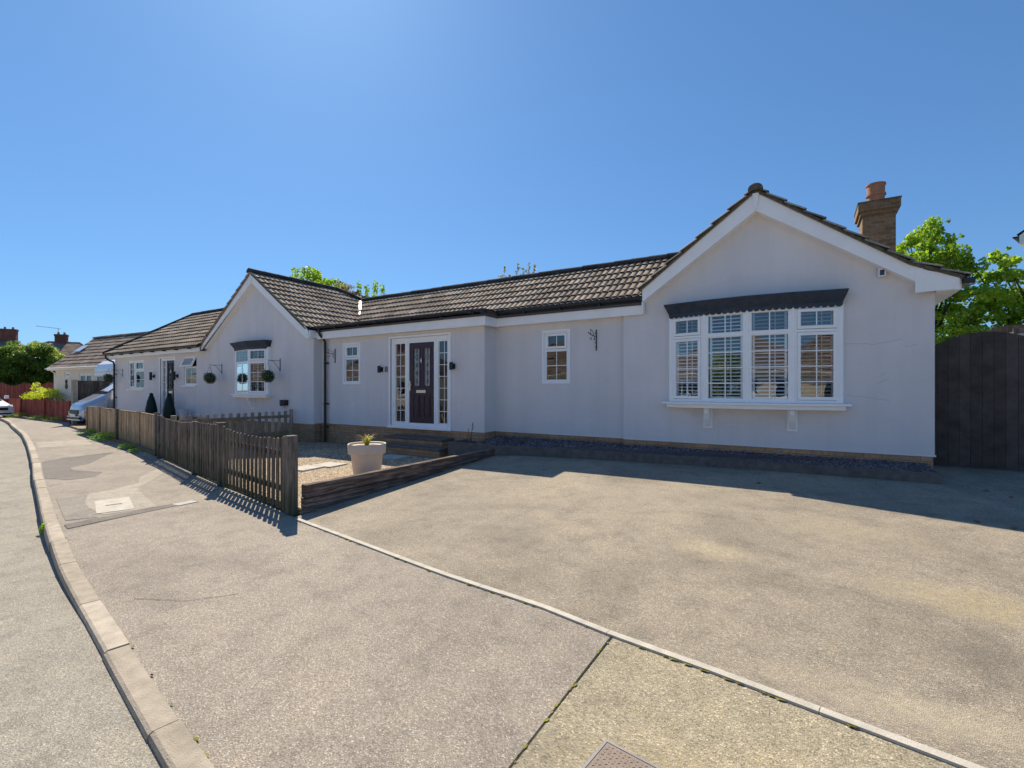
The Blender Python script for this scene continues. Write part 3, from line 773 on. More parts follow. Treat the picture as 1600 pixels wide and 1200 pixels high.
# far left roof, hipped at its outer end
FZ, FY, FP = 4.98, 10.95, 0.695
FE = FY-(FZ-3.06)/FP
tm = MB()
HX = -24.1
tile_slope(tm, (-25.85, FE, 3.06), (1,0,0), (0,1,0), 9.4, FY-FE, FP,
           planes=[fplane((HX, FY), (-25.85, FE)), fplane((-17.75, FE), (-15.0, FY))], seed=9)
tile_slope(tm, (-25.85, FE+2*(FY-FE), 3.06), (0,-1,0), (1,0,0), 2*(FY-FE), HX+25.85, (FZ-3.06)/(HX+25.85),
           planes=[fplane((-25.85, FE), (HX, FY)), fplane((HX, FY), (-25.85, 2*FY-FE))], seed=10)
tile_slope(tm, (-16.5, 2*FY-FE, 3.06), (-1,0,0), (0,-1,0), 9.35, FY-FE, FP, planes=[fplane((-25.85, 2*FY-FE), (HX, FY))], seed=12)
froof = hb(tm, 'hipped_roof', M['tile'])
# low flat strip behind the front gutters
fm = MB()
fm.box(-12.2, -6.0, 8.52, ME+.25, 3.20, 3.285)
fm.box(-5.999, -2.63, 9.0, ME+.25, 3.20, 3.285)
fm.box(-5.9995, -5.925, 8.53, 8.9995, 3.20, 3.285)
hb(fm, 'flat_roof', M['felt'])

# ridge and hip tiles
rt = MB(); ridge_run(rt, (xl(MZ)-.1, MY, MZ+.05), (xr(MZ)+.15, MY, MZ+.05), seed=3); hb(rt, 'ridge_tiles', M['ridge'], mslope, smooth=True)
rt = MB(); ridge_run(rt, (AL, 8.25, LZ+.05), (AL, YB, LZ+.05), seed=4); ridge_run(rt, (AL, YB, LZ+.05), (xl(MZ)-.05, MY+.02, MZ+.08), seed=5)
hb(rt, 'ridge_tiles', M['ridge'], lroof, smooth=True)
rt = MB(); ridge_run(rt, (AX, 8.84, RZ+.02), (AX, 15.7, RZ+.02), seed=6, r=.11); hb(rt, 'ridge_tiles', M['mortar'], rroof, smooth=True)
rt = MB(); ridge_run(rt, (HX, FY, FZ+.05), (AL-1.0, FY, FZ+.05), seed=7); ridge_run(rt, (-25.85, FE, 3.12), (HX, FY, FZ+.05), seed=8)
hb(rt, 'ridge_tiles', M['ridge'], froof, smooth=True)
# verge mortar strips under the edge tiles
for (x0, z0, x1, z1, y) in ((-17.9, LZ-(17.9+AL)*LP, AL, LZ, 8.30), (AL, LZ, -12.05, LZ-(-12.05-AL)*LP, 8.30),
                             (-2.64, RZ-(2.64+AX)*RP, AX, RZ, 8.885), (AX, RZ, 1.3, RZ-(1.3-AX)*RP, 8.885), (1.3, RZ-(1.3-AX)*RP, 1.9, 3.15, 8.885)):
    vm = MB(); vm.prism([(x0, z0-.035), (x0, z0+.018), (x1, z1+.018), (x1, z1-.035)], 'y', y, y+.1)
    hb(vm, 'verge_mortar', M['mortar'])
# pale flashing in the valley
lm = MB()
p, q = Vector((xl(MZ), MY, MZ)), Vector((xl(3.3), ME, 3.3))
for a, b, wd in ((0.04, .34, .10), (.4, .5, .05)):
    A = p.lerp(q, a); B = p.lerp(q, b)
    lm.bar(A+Vector((.02,-.06,.075)), B+Vector((.02,-.06,.07)), wd, .012)
hb(lm, 'valley_flashing', M['lead'])
# chimney
cm = MB(); cm.box(.98, 1.50, 11.6, 12.3, 3.3, 5.02); cm.box(.945, 1.535, 11.565, 12.335, 5.0, 5.08); cm.box(.91, 1.57, 11.53, 12.37, 5.08, 5.235)
chim = hb(cm, 'chimney', M['stackbrick'])
cm = MB(); cm.box(.90, 1.58, 11.52, 12.38, 5.236, 5.262); cm.cyl((1.23, 11.95, 5.25), (1.23, 11.95, 5.30), .21, .16, 20); hb(cm, 'chimney_cap', M['mortar'], chim)
cm = MB(); cm.lathe([(.135, 5.28), (.145, 5.46), (.165, 5.465), (.165, 5.50), (.145, 5.505), (.15, 5.67), (.165, 5.675), (.165, 5.70), (.125, 5.70), (.12, 5.4)], (1.23, 11.95, 0), 28)
hb(cm, 'chimney_pot', M['clay'], chim, smooth=True)

# ---- white boards
bm_ = MB()
bt = .028
# right gable
bm_.prism([(-2.60, 3.235), (-2.60, 3.47), (AX, 4.885), (AX, 4.585)], 'y', 8.90, 8.90+bt)
bm_.prism([(AX, 4.585), (AX, 4.885), (1.30, 3.40), (1.37, 3.365), (1.37, 3.15), ], 'y', 8.902, 8.902+bt)
bm_.prism([(1.37, 2.99), (1.37, 3.365), (1.52, 3.285), (1.66, 3.235), (1.84, 3.19), (1.84, 2.99)], 'y', 8.893, 8.893+bt)
bm_.box(1.37, 1.45, 8.886, 8.893, 2.985, 3.33); bm_.box(1.79, 1.845, 8.886, 8.892, 2.985, 3.185)
bm_.box(1.45, 1.79, 8.888, 8.893, 3.172, 3.176)
bm_.prism([(AX-.05, 4.87), (AX+.05, 4.87), (AX+.018, 4.60), (AX-.018, 4.60)], 'y', 8.875, 8.901)
bm_.box(1.62, 1.87, 8.92, 15.7, 2.985, 3.0)                      # soffit of the right eave
bm_.box(1.85, 1.872, 8.92, 15.7, 3.0, 3.16)
bm_.prism([(-2.6, 3.235), (-2.6, 3.25), (AX, 4.60), (AX, 4.585)], 'y', 8.93, H3)   # gable soffits
bm_.prism([(1.4, 3.13), (1.4, 3.145), (AX, 4.60), (AX, 4.585)], 'y', 8.93, H3)
hb(bm_, 'bargeboard', M['whiteboard']); bm_ = MB()
# left gable
bm_.prism([(-17.80, 2.93), (-17.80, 3.12), (AL, 5.25), (AL, 4.91)], 'y', 8.31, 8.31+bt)
bm_.prism([(AL, 4.91), (AL, 5.25), (-12.02, 3.40), (-11.85, 3.20), (-11.85, 3.02), (-11.95, 3.02)], 'y', 8.312, 8.312+bt)
bm_.prism([(AL-.04, 5.2), (AL+.04, 5.2), (AL+.015, 4.86), (AL-.015, 4.86)], 'y', 8.29, 8.311)
bm_.prism([(-17.6, 2.98), (-17.6, 2.995), (AL, 4.925), (AL, 4.91)], 'y', 8.34, H0)
bm_.prism([(-11.86, 3.02), (-11.86, 3.035), (AL, 4.925), (AL, 4.91)], 'y', 8.34, H0)
hb(bm_, 'bargeboard', M['whiteboard'])
fs = MB()
fs.box(-25.72, -17.78, 8.25, 8.275, 2.885, 3.035); fs.box(-25.72, -17.78, 8.275, H0, 2.885, 2.90)     # far left
fs.box(-25.745, -25.72, 8.25, 13.3, 2.885, 3.035)
hb(fs, 'fascia', M['whiteboard']); fs = MB()
fs.box(-11.849, -11.80, 8.342, 8.56, 3.025, 3.24)
fs.box(-11.80, -6.0, 8.56, 8.585, 3.0, 3.245); fs.box(-11.80, -6.0, 8.585, H1, 3.0, 3.015)             # porch
hb(fs, 'fascia', M['whiteboard']); fs = MB()
fs.box(-6.0, -5.975, 8.56, 9.06, 3.0, 3.245)
fs.box(-5.975, -2.60, 9.035, 9.06, 3.02, 3.245); fs.box(-6.1, -3.0, 9.06, H2, 3.02, 3.035)            # middle
fs.box(-2.62, -2.598, 8.93, 9.035, 3.02, 3.24)
hb(fs, 'fascia', M['whiteboard'])

# ---- gutters and downpipes
gm = MB()
gutter(gm, [(-12.25, 8.49, 3.335), (-5.93, 8.49, 3.335), (-5.93, 8.965, 3.335), (-2.64, 8.965, 3.335)], .062)
for x in [-11.8+.93*i for i in range(7)]: gm.box(x-.02, x+.02, 8.425, 8.56, 3.245, 3.285)
for x in [-5.2+.87*i for i in range(3)]: gm.box(x-.02, x+.02, 8.90, 9.035, 3.245, 3.285)
for x in (-9.3, -6.3): gm.box(x-.05, x+.05, 8.42, 8.556, 3.262, 3.342)
gm.box(-6.02, -5.90, 8.43, 8.56, 3.25, 3.345)
gm.box(-5.975, -2.63, 8.995, 9.05, 3.245, 3.375); gm.box(-12.1, -6.0, 8.52, 8.58, 3.245, 3.37)
hb(gm, 'gutter', M['black'])
gm = MB(); gutter(gm, [(-25.9, 8.18, 3.07), (-17.75, 8.18, 3.07)], .055)
for x in [-25+.95*i for i in range(8)]: gm.box(x-.02, x+.02, 8.12, 8.25, 2.985, 3.02)
hb(gm, 'gutter', M['black'])
gm = MB(); gutter(gm, [(1.95, 8.86, 3.13), (1.95, 15.8, 3.13)], .062); gm.box(1.88, 2.0, 8.85, 8.87, 3.05, 3.13)
hb(gm, 'gutter', M['black'])
dp = MB(); dp.tube([(-11.62, 8.49, 3.29), (-11.62, 8.49, 3.18), (-11.60, 8.52, 3.10), (-11.59, 8.64, 2.98), (-11.587, 8.67, 2.90), (-11.587, 8.67, 0.10)], .037, 12)
for z in (2.3, 1.15, .5): dp.box(-11.64, -11.50, 8.68, 8.74, z, z+.035); dp.cyl((-11.587, 8.67, z-.01), (-11.587, 8.67, z+.045), .044, n=12)
hb(dp, 'downpipe', M['black'], smooth=True)
dp = MB(); dp.tube([(-25.62, 8.18, 3.03), (-25.62, 8.18, 2.93), (-25.58, 8.24, 2.84), (-25.40, 8.38, 2.74), (-25.38, 8.40, 2.62), (-25.38, 8.40, 0.1)], .038, 12)
for z in (2.2, 1.2): dp.box(-25.43, -25.31, 8.41, 8.48, z, z+.035)
hb(dp, 'downpipe', M['black'], smooth=True)

# ---- ordinary windows
def simple_window(key, y, lights, blind=None, sill=None, outer=0.055, trim=0.0, label=None, curtain=False, mull=()):
    a, b, c, d = WIN[key]
    fr = MB(Matrix.Translation((a, y+.02, c))); gl = MB(Matrix.Translation((a, y+.02, c)))
    W, Hh = b-a, d-c
    frame_rect(fr, 0.001, W-.001, 0.001, Hh-.001, outer, -.012 if trim else .0, .075)
    if trim:
        frame_rect(fr, -.03, W+.03, -.02, Hh+.025, .045, -.032, -.0205)
    cells = []
    for (x0, x1, z0, z1, cols, rows, sash) in lights:
        X0 = outer if x0 == 0 else x0*W; X1 = W-outer if x1 == 1 else x1*W
        Z0 = outer if z0 == 0 else z0*Hh; Z1 = Hh-outer if z1 == 1 else z1*Hh
        cells.append(light(fr, gl, X0, X1, Z0, Z1, cols, rows, sash))
    for (x0, x1, z0, z1) in mull: fr.box(x0*W, x1*W, .001, .07, z0*Hh, z1*Hh)
    wdw = hb(fr, 'window', M['white'], bevel=.003)
    hb(gl, 'pane', M['glass'], wdw)
    if sill:
        s = MB(); s.box(a-sill, b+sill, y-.075, y+.10, c-.045, c-.002); hb(s, 'sill', M['white'], wdw, bevel=.004)
    if blind:
        s = MB(Matrix.Translation((a, y+.02, c))); blinds(s, .06, W-.06, .06, Hh-.06, .13); hb(s, 'blind', M['blind'], wdw)
    if curtain:
        for (p0, p1) in curtain:
            s = MB(Matrix.Translation((a, y+.02, c)))
            n = 14; vs = []
            for i in range(n+1):
                x = p0*W + (p1-p0)*W*i/n; yy = .16 + .018*math.sin(i*1.9)
                vs += [(x, yy, .03), (x, yy, Hh-.03)]
            s.add(vs, [(2*i, 2*i+2, 2*i+3, 2*i+1) for i in range(n)])
            hb(s, 'curtain', M['curtain'], wdw)
    return wdw
simple_window('w1', H0, [(0, .40, 0, 1, 2, 4, True), (.44, 1, .66, 1, 2, 1, True), (.44, 1, 0, .62, 2, 2, False)], sill=.06, curtain=[(.02, .12), (.86, .98)], mull=[(.40, .44, .04, .96), (.44, .96, .62, .66)])
w2 = None
a, b, c, d = WIN['w2']
fr = MB(Matrix.Translation((a, H0+.02, c))); gl = MB(Matrix.Translation((a, H0+.02, c)))
W, Hh = b-a, d-c
frame_rect(fr, .001, W-.001, .001, Hh-.001, .055, 0, .075); fr.box(.055, W-.055, .001, .07, .64, .69)
light(fr, gl, .055, W-.055, .055, .64, 2, 2, False)
w2 = hb(fr, 'window', M['white'], bevel=.003); hb(gl, 'pane', M['glass'], w2)
TM = Matrix.Translation((a, H0+.0, d-.04)) @ Matrix.Rotation(R(-24), 4, 'X') @ Matrix.Translation((0, 0, -.40))
fr = MB(TM); gl = MB(TM); light(fr, gl, .03, W-.03, 0, .40, 1, 1, True, sw=.055)
o = hb(fr, 'open_sash', M['white'], w2, bevel=.003); o['label'] = 'top sash propped open'
hb(gl, 'pane', M['frost'], w2)
s = MB(); s.box(a-.08, b+.05, H0-.075, H0+.1, c-.045, c-.002); hb(s, 'sill', M['white'], w2)
s = MB(Matrix.Translation((a, H0+.02, c)))
vs = []
for i in range(25):
    x = .05+(W-.1)*i/24; vs += [(x, .15+.015*math.sin(i*1.5), .03), (x, .15+.015*math.sin(i*1.5), Hh-.35)]
s.add(vs, [(2*i, 2*i+2, 2*i+3, 2*i+1) for i in range(24)]); hb(s, 'curtain', M['curtain'], w2)
for key, y in (('w3', H1), ('w4', H2)):
    simple_window(key, y, [(0, 1, .655, 1, 2, 1, True), (0, 1, 0, .62, 2, 2, False)], outer=.05, trim=True, mull=[(.08, .92, .62, .655)])

# ---- bow windows
def bow(name_y, pts, z0, z1, panels, blind_pitch, corbels, sill_over, canopy_drop=(.0, .0), wally=9.1, scal=.094):
    """pts: plan corner points (x, y) of the facets from left to right"""
    fr = MB(); gl = MB(); bl = MB()
    for i, ((xa, ya), (xb, yb)) in enumerate(zip(pts, pts[1:])):
        W = math.hypot(xb-xa, yb-ya); an = math.atan2(yb-ya, xb-xa)
        Mx = Matrix.Translation((xa, ya, z0)) @ Matrix.Rotation(an, 4, 'Z')
        fr.M = Mx; gl.M = Mx; bl.M = Mx
        Hh = z1-z0; w = .052
        frame_rect(fr, .004, W-.004, 0.0, Hh, w, 0, .07)
        sash, cols, rows, zt = panels[i]
        fr.box(w+.001, W-w-.001, .002, .068, zt-.022, zt+.022)
        light(fr, gl, w, W-w, w, zt-.022, cols, rows, sash, sw=.048)
        light(fr, gl, w, W-w, zt+.022, Hh-w, cols, 1, sash, sw=.048)
        blinds(bl, .08, W-.08, .05, Hh-.05, .10, pitch=blind_pitch, slat=.058, tilt=.32, post=W*.62)
    fr.M = Matrix.Identity(4)
    for i, (x, y) in enumerate(pts):
        r = .045 if 0 < i < len(pts)-1 else .035
        fr.cyl((x, y+.03, z0), (x, y+.03, z1), r, n=10)
    # cheeks back to the wall
    fr.box(pts[0][0]-.03, pts[0][0]+.01, pts[0][1]+.03, wally+.05, z0, z1); fr.box(pts[-1][0]-.01, pts[-1][0]+.03, pts[-1][1]+.03, wally+.05, z0, z1)
    wd = hb(fr, name_y, M['white'], bevel=.003)
    gl.M = bl.M = Matrix.Identity(4)
    hb(gl, 'pane', M['glass'], wd); hb(bl, 'blind', M['blind'], wd)
    def off(dd, ex):          # plan outline offset to the front
        P = [(x + (ex if i == len(pts)-1 else -ex if i == 0 else 0), y-dd) for i, (x, y) in enumerate(pts)]
        return P
    s = MB()
    P = off(.10, sill_over); s.prism([(P[0][0], wally+.02)] + P + [(P[-1][0], wally+.02)], 'z', z0-.038, z0-.002)
    P = off(.055, sill_over*.45); s.prism([(P[0][0], wally+.02)] + P + [(P[-1][0], wally+.02)], 'z', z0-.105, z0-.039)
    hb(s, 'sill', M['white'], wd, bevel=.004)
    for cx in corbels:
        s = MB(); s.prism([(wally, z0-.106), (wally-.19, z0-.106), (wally-.175, z0-.16), (wally-.12, z0-.30), (wally-.05, z0-.42), (wally, z0-.45)], 'x', cx-.05, cx+.05)
        s.box(cx-.078, cx+.078, wally-.022, wally-.001, z0-.47, z0-.106)
        s.box(cx-.034, cx+.034, wally-.20, wally-.185, z0-.20, z0-.115)
        hb(s, 'corbel', M['white'], wd, bevel=.004)
    s = MB()     # flared canopy board
    zt, zb = z1+.02, z1+.205
    lo = off(.02, .02); hi = off(.13, .09)
    n = len(lo)
    vs = [(x, y, zt) for x, y in lo] + [(x, y, zb-.02) for x, y in hi] + [(x, y, zb) for x, y in hi] + [(lo[0][0], wally, zt), (hi[0][0], wally, zb-.02), (hi[0][0], wally, zb), (lo[-1][0], wally, zt), (hi[-1][0], wally, zb-.02), (hi[-1][0], wally, zb)]
    f = []
    for i in range(n-1):
        f += [(i, i+1, n+i+1, n+i), (n+i, n+i+1, 2*n+i+1, 2*n+i)]
    k = 3*n
    f += [(k, 0, n, k+1), (k+1, n, 2*n, k+2), (n-1, k+3, k+4, 2*n-1), (2*n-1, k+4, k+5, 3*n-1)]
    f += [tuple([k+2] + [2*n+i for i in range(n)] + [k+5]), tuple([k] + list(range(n)) + [k+3])]
    s.add(vs, f)
    cp = hb(s, 'canopy', M['navy'], wd)
    s = MB()     # scalloped valance
    for (xa, ya), (xb, yb) in zip(lo, lo[1:]):
        L = math.hypot(xb-xa, yb-ya); m = max(2, round(L/scal)); an = math.atan2(yb-ya, xb-xa)
        s.M = Matrix.Translation((xa, ya, zt)) @ Matrix.Rotation(an, 4, 'Z')
        for j in range(m):
            x0 = L*j/m; x1 = L*(j+1)/m; pr = [(x0, .012), (x1, .012)]
            for q in range(7):
                t = math.pi*q/6; pr.append(((x0+x1)/2 + (x1-x0)/2*math.cos(t), -.028-(x1-x0)/2*math.sin(t)*.9))
            s.prism(pr, 'y', -.006, .012)
    hb(s, 'scalloped_valance', M['navy'], cp)
    return wd
bow('bow_window', [(-2.105, 9.00), (-1.50, 8.87), (-.813, 8.82), (-.15, 8.87), (.495, 9.00)], 1.36, 2.93,
    [(True, 2, 4, 1.165), (False, 2, 4, 1.165), (False, 2, 4, 1.165), (True, 2, 4, 1.165)], .062, (-1.47, -.165), .13)
bow('bow_window', [(-15.85, 8.44), (-14.78, 8.27), (-13.95, 8.38)], 1.42, 2.87,
    [(False, 2, 3, 1.0), (True, 2, 3, 1.03)], .075, (-14.85,), .10, wally=H0)

# ---- doors
def door(key, y, leaf, sides, leafmat, handle_left=True, knocker=True):
    a, b, c, d = WIN[key]
    fr = MB(); fw = .06
    frame_rect(fr, a-.02, b+.02, c-.0, d+.02, .05, y-.028, y-.002)     # architrave
    frame_rect(fr, a+.03, b-.03, c+.02, d-.03, .085, y+.02, y+.10)
    fr.box(a-.05, b+.05, y-.06, y-.029, c-.012, c+.03)
    la, lb, lc, ld_ = leaf
    fr.box(la-.055, la-.004, y+.018, y+.102, c+.1, d-.11); fr.box(lb+.004, lb+.055, y+.018, y+.102, c+.1, d-.11)
    gl = MB()
    gls = []
    for (sa, sb) in sides:
        gl = MB(); light(fr, gl, sa-.02, sb+.02, lc, ld_+.02, 2, 7, False, y=y+.045, bw=.016); gls.append(gl)
    dr = hb(fr, 'door', M['white'], bevel=.003)
    for gl in gls: hb(gl, 'side_pane', M['dglass'], dr)
    lf = MB(); W = lb-la; Hh = ld_-lc; y0 = y+.04
    def lx(t): return la + W*t
    def lz(t): return lc + Hh*t
    gx = [(.155, .42), (.58, .845)]
    st = MB()
    # leaf built of stiles and rails round the two long panes
    lf.box(la, lx(.155), y0, y0+.045, lc, ld_); lf.box(lx(.845), lb, y0, y0+.045, lc, ld_); lf.box(lx(.42), lx(.58), y0, y0+.045, lc, ld_)
    for (p, q) in gx:
        lf.box(lx(p), lx(q), y0, y0+.045, lz(.935), ld_); lf.box(lx(p), lx(q), y0, y0+.045, lc, lz(.455))
        frame_rect(lf, lx(p)-.012, lx(q)+.012, lz(.455)-.01, lz(.935)+.01, .02, y0-.012, y0-.001)
        frame_rect(lf, lx(p), lx(q), lz(.08), lz(.345), .018, y0-.012, y0-.001)
        lf.box(lx(p)+.04, lx(q)-.04, y0-.010, y0-.001, lz(.08)+.045, lz(.345)-.045)
    leafo = hb(lf, 'door_leaf', leafmat, dr, bevel=.003)
    g2 = MB(); ld2 = MB()
    for (p, q) in gx:
        g2.add([(lx(p), y0+.02, lz(.455)), (lx(q), y0+.02, lz(.455)), (lx(q), y0+.02, lz(.935)), (lx(p), y0+.02, lz(.935))], [(0,1,2,3)])
        cx = (lx(p)+lx(q))/2
        for zz in (.52, .62, .72, .82, .9):
            r = .028 if zz != .82 else .04
            pts = [(cx + r*math.sin(t*math.pi/4), y0+.014, lz(zz) + 1.9*r*math.cos(t*math.pi/4)) for t in range(9)]
            ld2.tube(pts, .004, 5)
        ld2.tube([(cx, y0+.014, lz(.46)), (cx, y0+.014, lz(.93))], .003, 5)
        for sx in (-1, 1): ld2.tube([(cx+sx*(lx(q)-lx(p))*.36, y0+.014, lz(.46)), (cx+sx*(lx(q)-lx(p))*.36, y0+.014, lz(.93))], .003, 5)
    hb(g2, 'door_pane', M['frost'], dr); hb(ld2, 'leaded_tracery', M['iron'], dr)
    hx = lx(.03) if handle_left else lx(.97)
    hd = MB(); hd.box(hx-.018, hx+.018, y0-.022, y0-.002, lz(.40), lz(.53)); hd.tube([(hx, y0-.02, lz(.475)), (hx, y0-.06, lz(.475)), (hx+.1, y0-.065, lz(.475))], .011, 8)
    hb(hd, 'door_handle', M['chrome'], dr)
    lp = MB(); lp.box(lx(.30), lx(.68), y0-.026, y0-.002, lz(.375), lz(.41)); lp.box(lx(.34), lx(.64), y0-.032, y0-.027, lz(.382), lz(.403)); hb(lp, 'letterplate', M['chrome'], dr)
    if knocker:
        kn = MB(); kn.lathe([(.006, 0), (.02, .03), (.026, .08), (.012, .13), (.006, .16)], (lx(.5), y0-.02, lz(.74)), 12); hb(kn, 'knocker', M['chrome'], dr, smooth=True)
    return dr
door('d2', H1, (-8.445, -7.632, .745, 2.735), [(-8.93, -8.62), (-7.49, -7.18)], M['doorp'])
door('d1', H0, (-20.80, -20.07, .66, 2.70), [(-21.14, -20.93)], M['doork'])
# white infill between lights and leaf
im = MB()
for a_, b_ in ((-9.06, -8.955), (-8.595, -8.50), (-7.577, -7.515), (-7.155, -7.13)): im.box(a_, b_, H1+.035, H1+.09, .70, 2.80)
im.box(-9.0, -7.2, H1+.036, H1+.088, .64, .742); im.box(-9.0, -7.2, H1+.036, H1+.088, 2.74, 2.83)
hb(im, 'door_surround', M['white']); im = MB()
for a_, b_ in ((-21.24, -21.165), (-20.905, -20.855)): im.box(a_, b_, H0+.035, H0+.09, .62, 2.72)
im.box(-21.2, -20.07, H0+.036, H0+.088, .60, .658); im.box(-21.2, -20.07, H0+.036, H0+.088, 2.705, 2.75)
hb(im, 'door_surround', M['white'])

# ---- wall fittings
def updown_lamp(x, z, y, nm='wall_lamp'):
    s = MB(); s.box(x-.045, x+.045, y-.025, y-.001, z-.06, z+.06); s.box(x-.02, x+.02, y-.06, y-.025, z-.03, z+.03)
    s.cyl((x, y-.10, z-.085), (x, y-.10, z+.085), .045, n=20); s.cyl((x, y-.10, z+.085), (x, y-.10, z+.092), .048, n=20)
    return hb(s, nm, M['black'], bevel=.003)
updown_lamp(-9.385, 2.095, H1); updown_lamp(-7.0, 2.12, H1)
def lantern(x, z, y):
    s = MB(); s.cyl((x, y-.001, z), (x, y-.03, z), .07, n=18); s.cyl((x, y-.03, z), (x, y-.10, z), .02, n=10)
    s.cyl((x, y-.12, z-.15), (x, y-.12, z+.14), .045, n=16); s.cyl((x, y-.12, z+.14), (x, y-.12, z+.16), .06, n=16)
    return hb(s, 'wall_lantern', M['iron'], smooth=True)
lantern(-21.78, 2.08, H0); lantern(-19.86, 2.07, H0)
s = MB(); frame_rect(s, -9.27, -9.17, 2.03, 2.17, .012, H1-.014, H1-.001); s.box(-9.255, -9.185, H1-.010, H1-.001, 2.045, 2.155)
hb(s, 'doorbell_plate', M['steel'])
s = MB(); s.box(-13.30, -13.02, H0-.11, H0-.001, 1.10, 1.26); s.box(-13.26, -13.06, H0-.125, H0-.11, 1.08, 1.20); s.box(-13.19, -13.17, H0-.13, H0-.125, 1.09, 1.25)
hb(s, 'vent_box', M['trim'], bevel=.01)
s = MB(); s.box(.955, 1.05, H3-.09, H3-.02, 3.29, 3.42); s.box(1.05, 1.09, H3-.04, H3-.001, 3.36, 3.41); s.box(.94, 1.065, H3-.1, H3-.01, 3.42, 3.432)
cam_ = hb(s, 'security_camera', M['vanwhite'], bevel=.008)
s = MB(); s.box(.975, 1.03, H3-.094, H3-.0905, 3.31, 3.39); hb(s, 'camera_lens', M['carglass'], cam_)
# hairline cracks in the render
rc = random.Random(5)
for (x0, z0, x1, z1) in ((.53, 2.30, .95, 2.28), (.95, 2.28, 1.25, 2.34), (.56, 1.5, 1.1, 1.42), (.95, 1.68, 1.1, 1.75), (1.28, 2.22, 1.42, 2.25), (1.0, 1.8, 1.06, 1.84)):
    s = MB(); n = 7; pts = [(x0+(x1-x0)*i/n, H3-.0012, z0+(z1-z0)*i/n+rc.uniform(-.008, .008)) for i in range(n+1)]
    for p, q in zip(pts, pts[1:]): s.bar(p, q, .0015, .004)
    hb(s, 'hairline_crack', M['crack'], wall)

def scroll_bracket(x, y, zt, zb, arm, za, simple):
    """wall plate from zb to zt, arm reaching out to the street"""
    s = MB(); s.box(x-.009, x+.009, y-.014, y-.001, zb, zt)
    if simple:
        s.tube([(x, y-.01, za), (x, y-arm, za), (x, y-arm-.02, za+.03)], .007, 6)
        s.tube([(x, y-.01, zb+.03), (x, y-arm*.55, za-.02), (x, y-arm*.8, za)], .006, 6)
    else:
        s.tube([(x, y-.01, za), (x, y-arm*.5, za+.01), (x, y-arm, za+.045), (x, y-arm-.02, za+.06)], .009, 6)
        s.tube([(x, y-arm*.25, za), (x, y-arm*.5, za+.10), (x, y-arm*.75, za+.13), (x, y-arm*.72, za+.03)], .006, 6)
        for (yy, zz, r) in ((.045, .09, .035), (.04, -.10, .03), (arm*.28, -.045, .028), (arm*.72, -.055, .025), (.03, -.2, .022)):
            s.tube([(x, y-yy+r*math.sin(t*.8), za+zz+r*math.cos(t*.8)) for t in range(7)], .006, 5)
    return hb(s, 'hanging_bracket', M['iron'])
scroll_bracket(-24.72, H0, 2.44, 2.10, .38, 2.38, True)
scroll_bracket(-16.74, H0, 2.44, 2.10, .38, 2.38, True)
scroll_bracket(-13.43, H0, 2.50, 2.12, .38, 2.43, True)
scroll_bracket(-11.246, H1, 2.72, 2.32, .30, 2.56, False)
scroll_bracket(-3.641, H2, 2.81, 2.38, .42, 2.66, False)

# ---- hanging topiary balls: things of their own
def ball(x, y, z, lab):
    t = empty('topiary_ball', (x, y, z), lab, 'topiary', group='clipped leaf balls hanging from wall brackets')
    leaves('foliage', M['box'], t, [((x, y, z), (.19, .19, .19), 900, .45), ((x-.06, y-.05, z+.09), (.12, .12, .10), 200, .8)], .035, .8, shell=.55)
    s = MB()
    s.lathe([(.02, -.15), (.12, -.09), (.155, 0), (.12, .09), (.02, .15)], (x, y, z), 16); s.build('core', M['darktop'], t)
    s = MB()
    for k in range(3):
        an = k*2.09; s.tube([(x+.1*math.cos(an), y+.1*math.sin(an), z+.15), (x, y, z+.42)], .003, 4)
    s.build('hanging_wire', M['iron'], t)
ball(-16.74, 8.10, 1.94, 'green leaf ball hanging from the bracket left of the left bow window')
ball(-13.43, 8.10, 1.96, 'green leaf ball hanging in front of the right edge of the left bow window')
ball(-24.9, 8.05, 2.03, 'small green leaf ball hanging at the far left corner, beside the black downpipe')

# ---- brick steps
st_ = empty('brick_steps', (-7.9, 8.4, .07), 'two shaded brick steps up to the purple-black front door', 'steps')
s = MB(); s.box(-8.86, -7.03, 8.36, H1-.001, .05, .385); s.box(-8.62, -6.80, 7.98, 8.358, .05, .225); s.build('riser', M['brick'], st_)
s = MB(); s.box(-8.89, -7.0, 8.33, H1-.001, .387, .435); s.box(-8.65, -6.77, 7.95, 8.328, .227, .275); s.build('tread', M['darkstep'], st_, bevel=.006)
# =============================================================== GROUND
def structure(name, mb, mat, **k): return tag(mb.build(name, mat, **k), kind='structure')
def lerp_path(P, x):
    for (x0, y0), (x1, y1) in zip(P, P[1:]):
        if (x0-x)*(x1-x) <= 0 and x0 != x1: return y0 + (y1-y0)*(x-x0)/(x1-x0)
    return P[0][1] if abs(x-P[0][0]) < abs(x-P[-1][0]) else P[-1][1]
KERB = [(40, 1.6), (12, .45), (4, .42), (2, .54), (0, .76), (-1.05, .895), (-2.13, 1.04), (-2.98, 1.168), (-3.9, 1.312), (-4.83, 1.457), (-5.71, 1.605), (-6.97, 1.852), (-8.3, 2.12), (-9.87, 2.45), (-12, 2.90),
        (-14.4, 3.43), (-17, 3.98), (-19.8, 4.55), (-24, 5.35), (-28.9, 6.15), (-33, 6.85), (-38, 7.47), (-50, 8.6), (-80, 10.5), (-140, 13)]
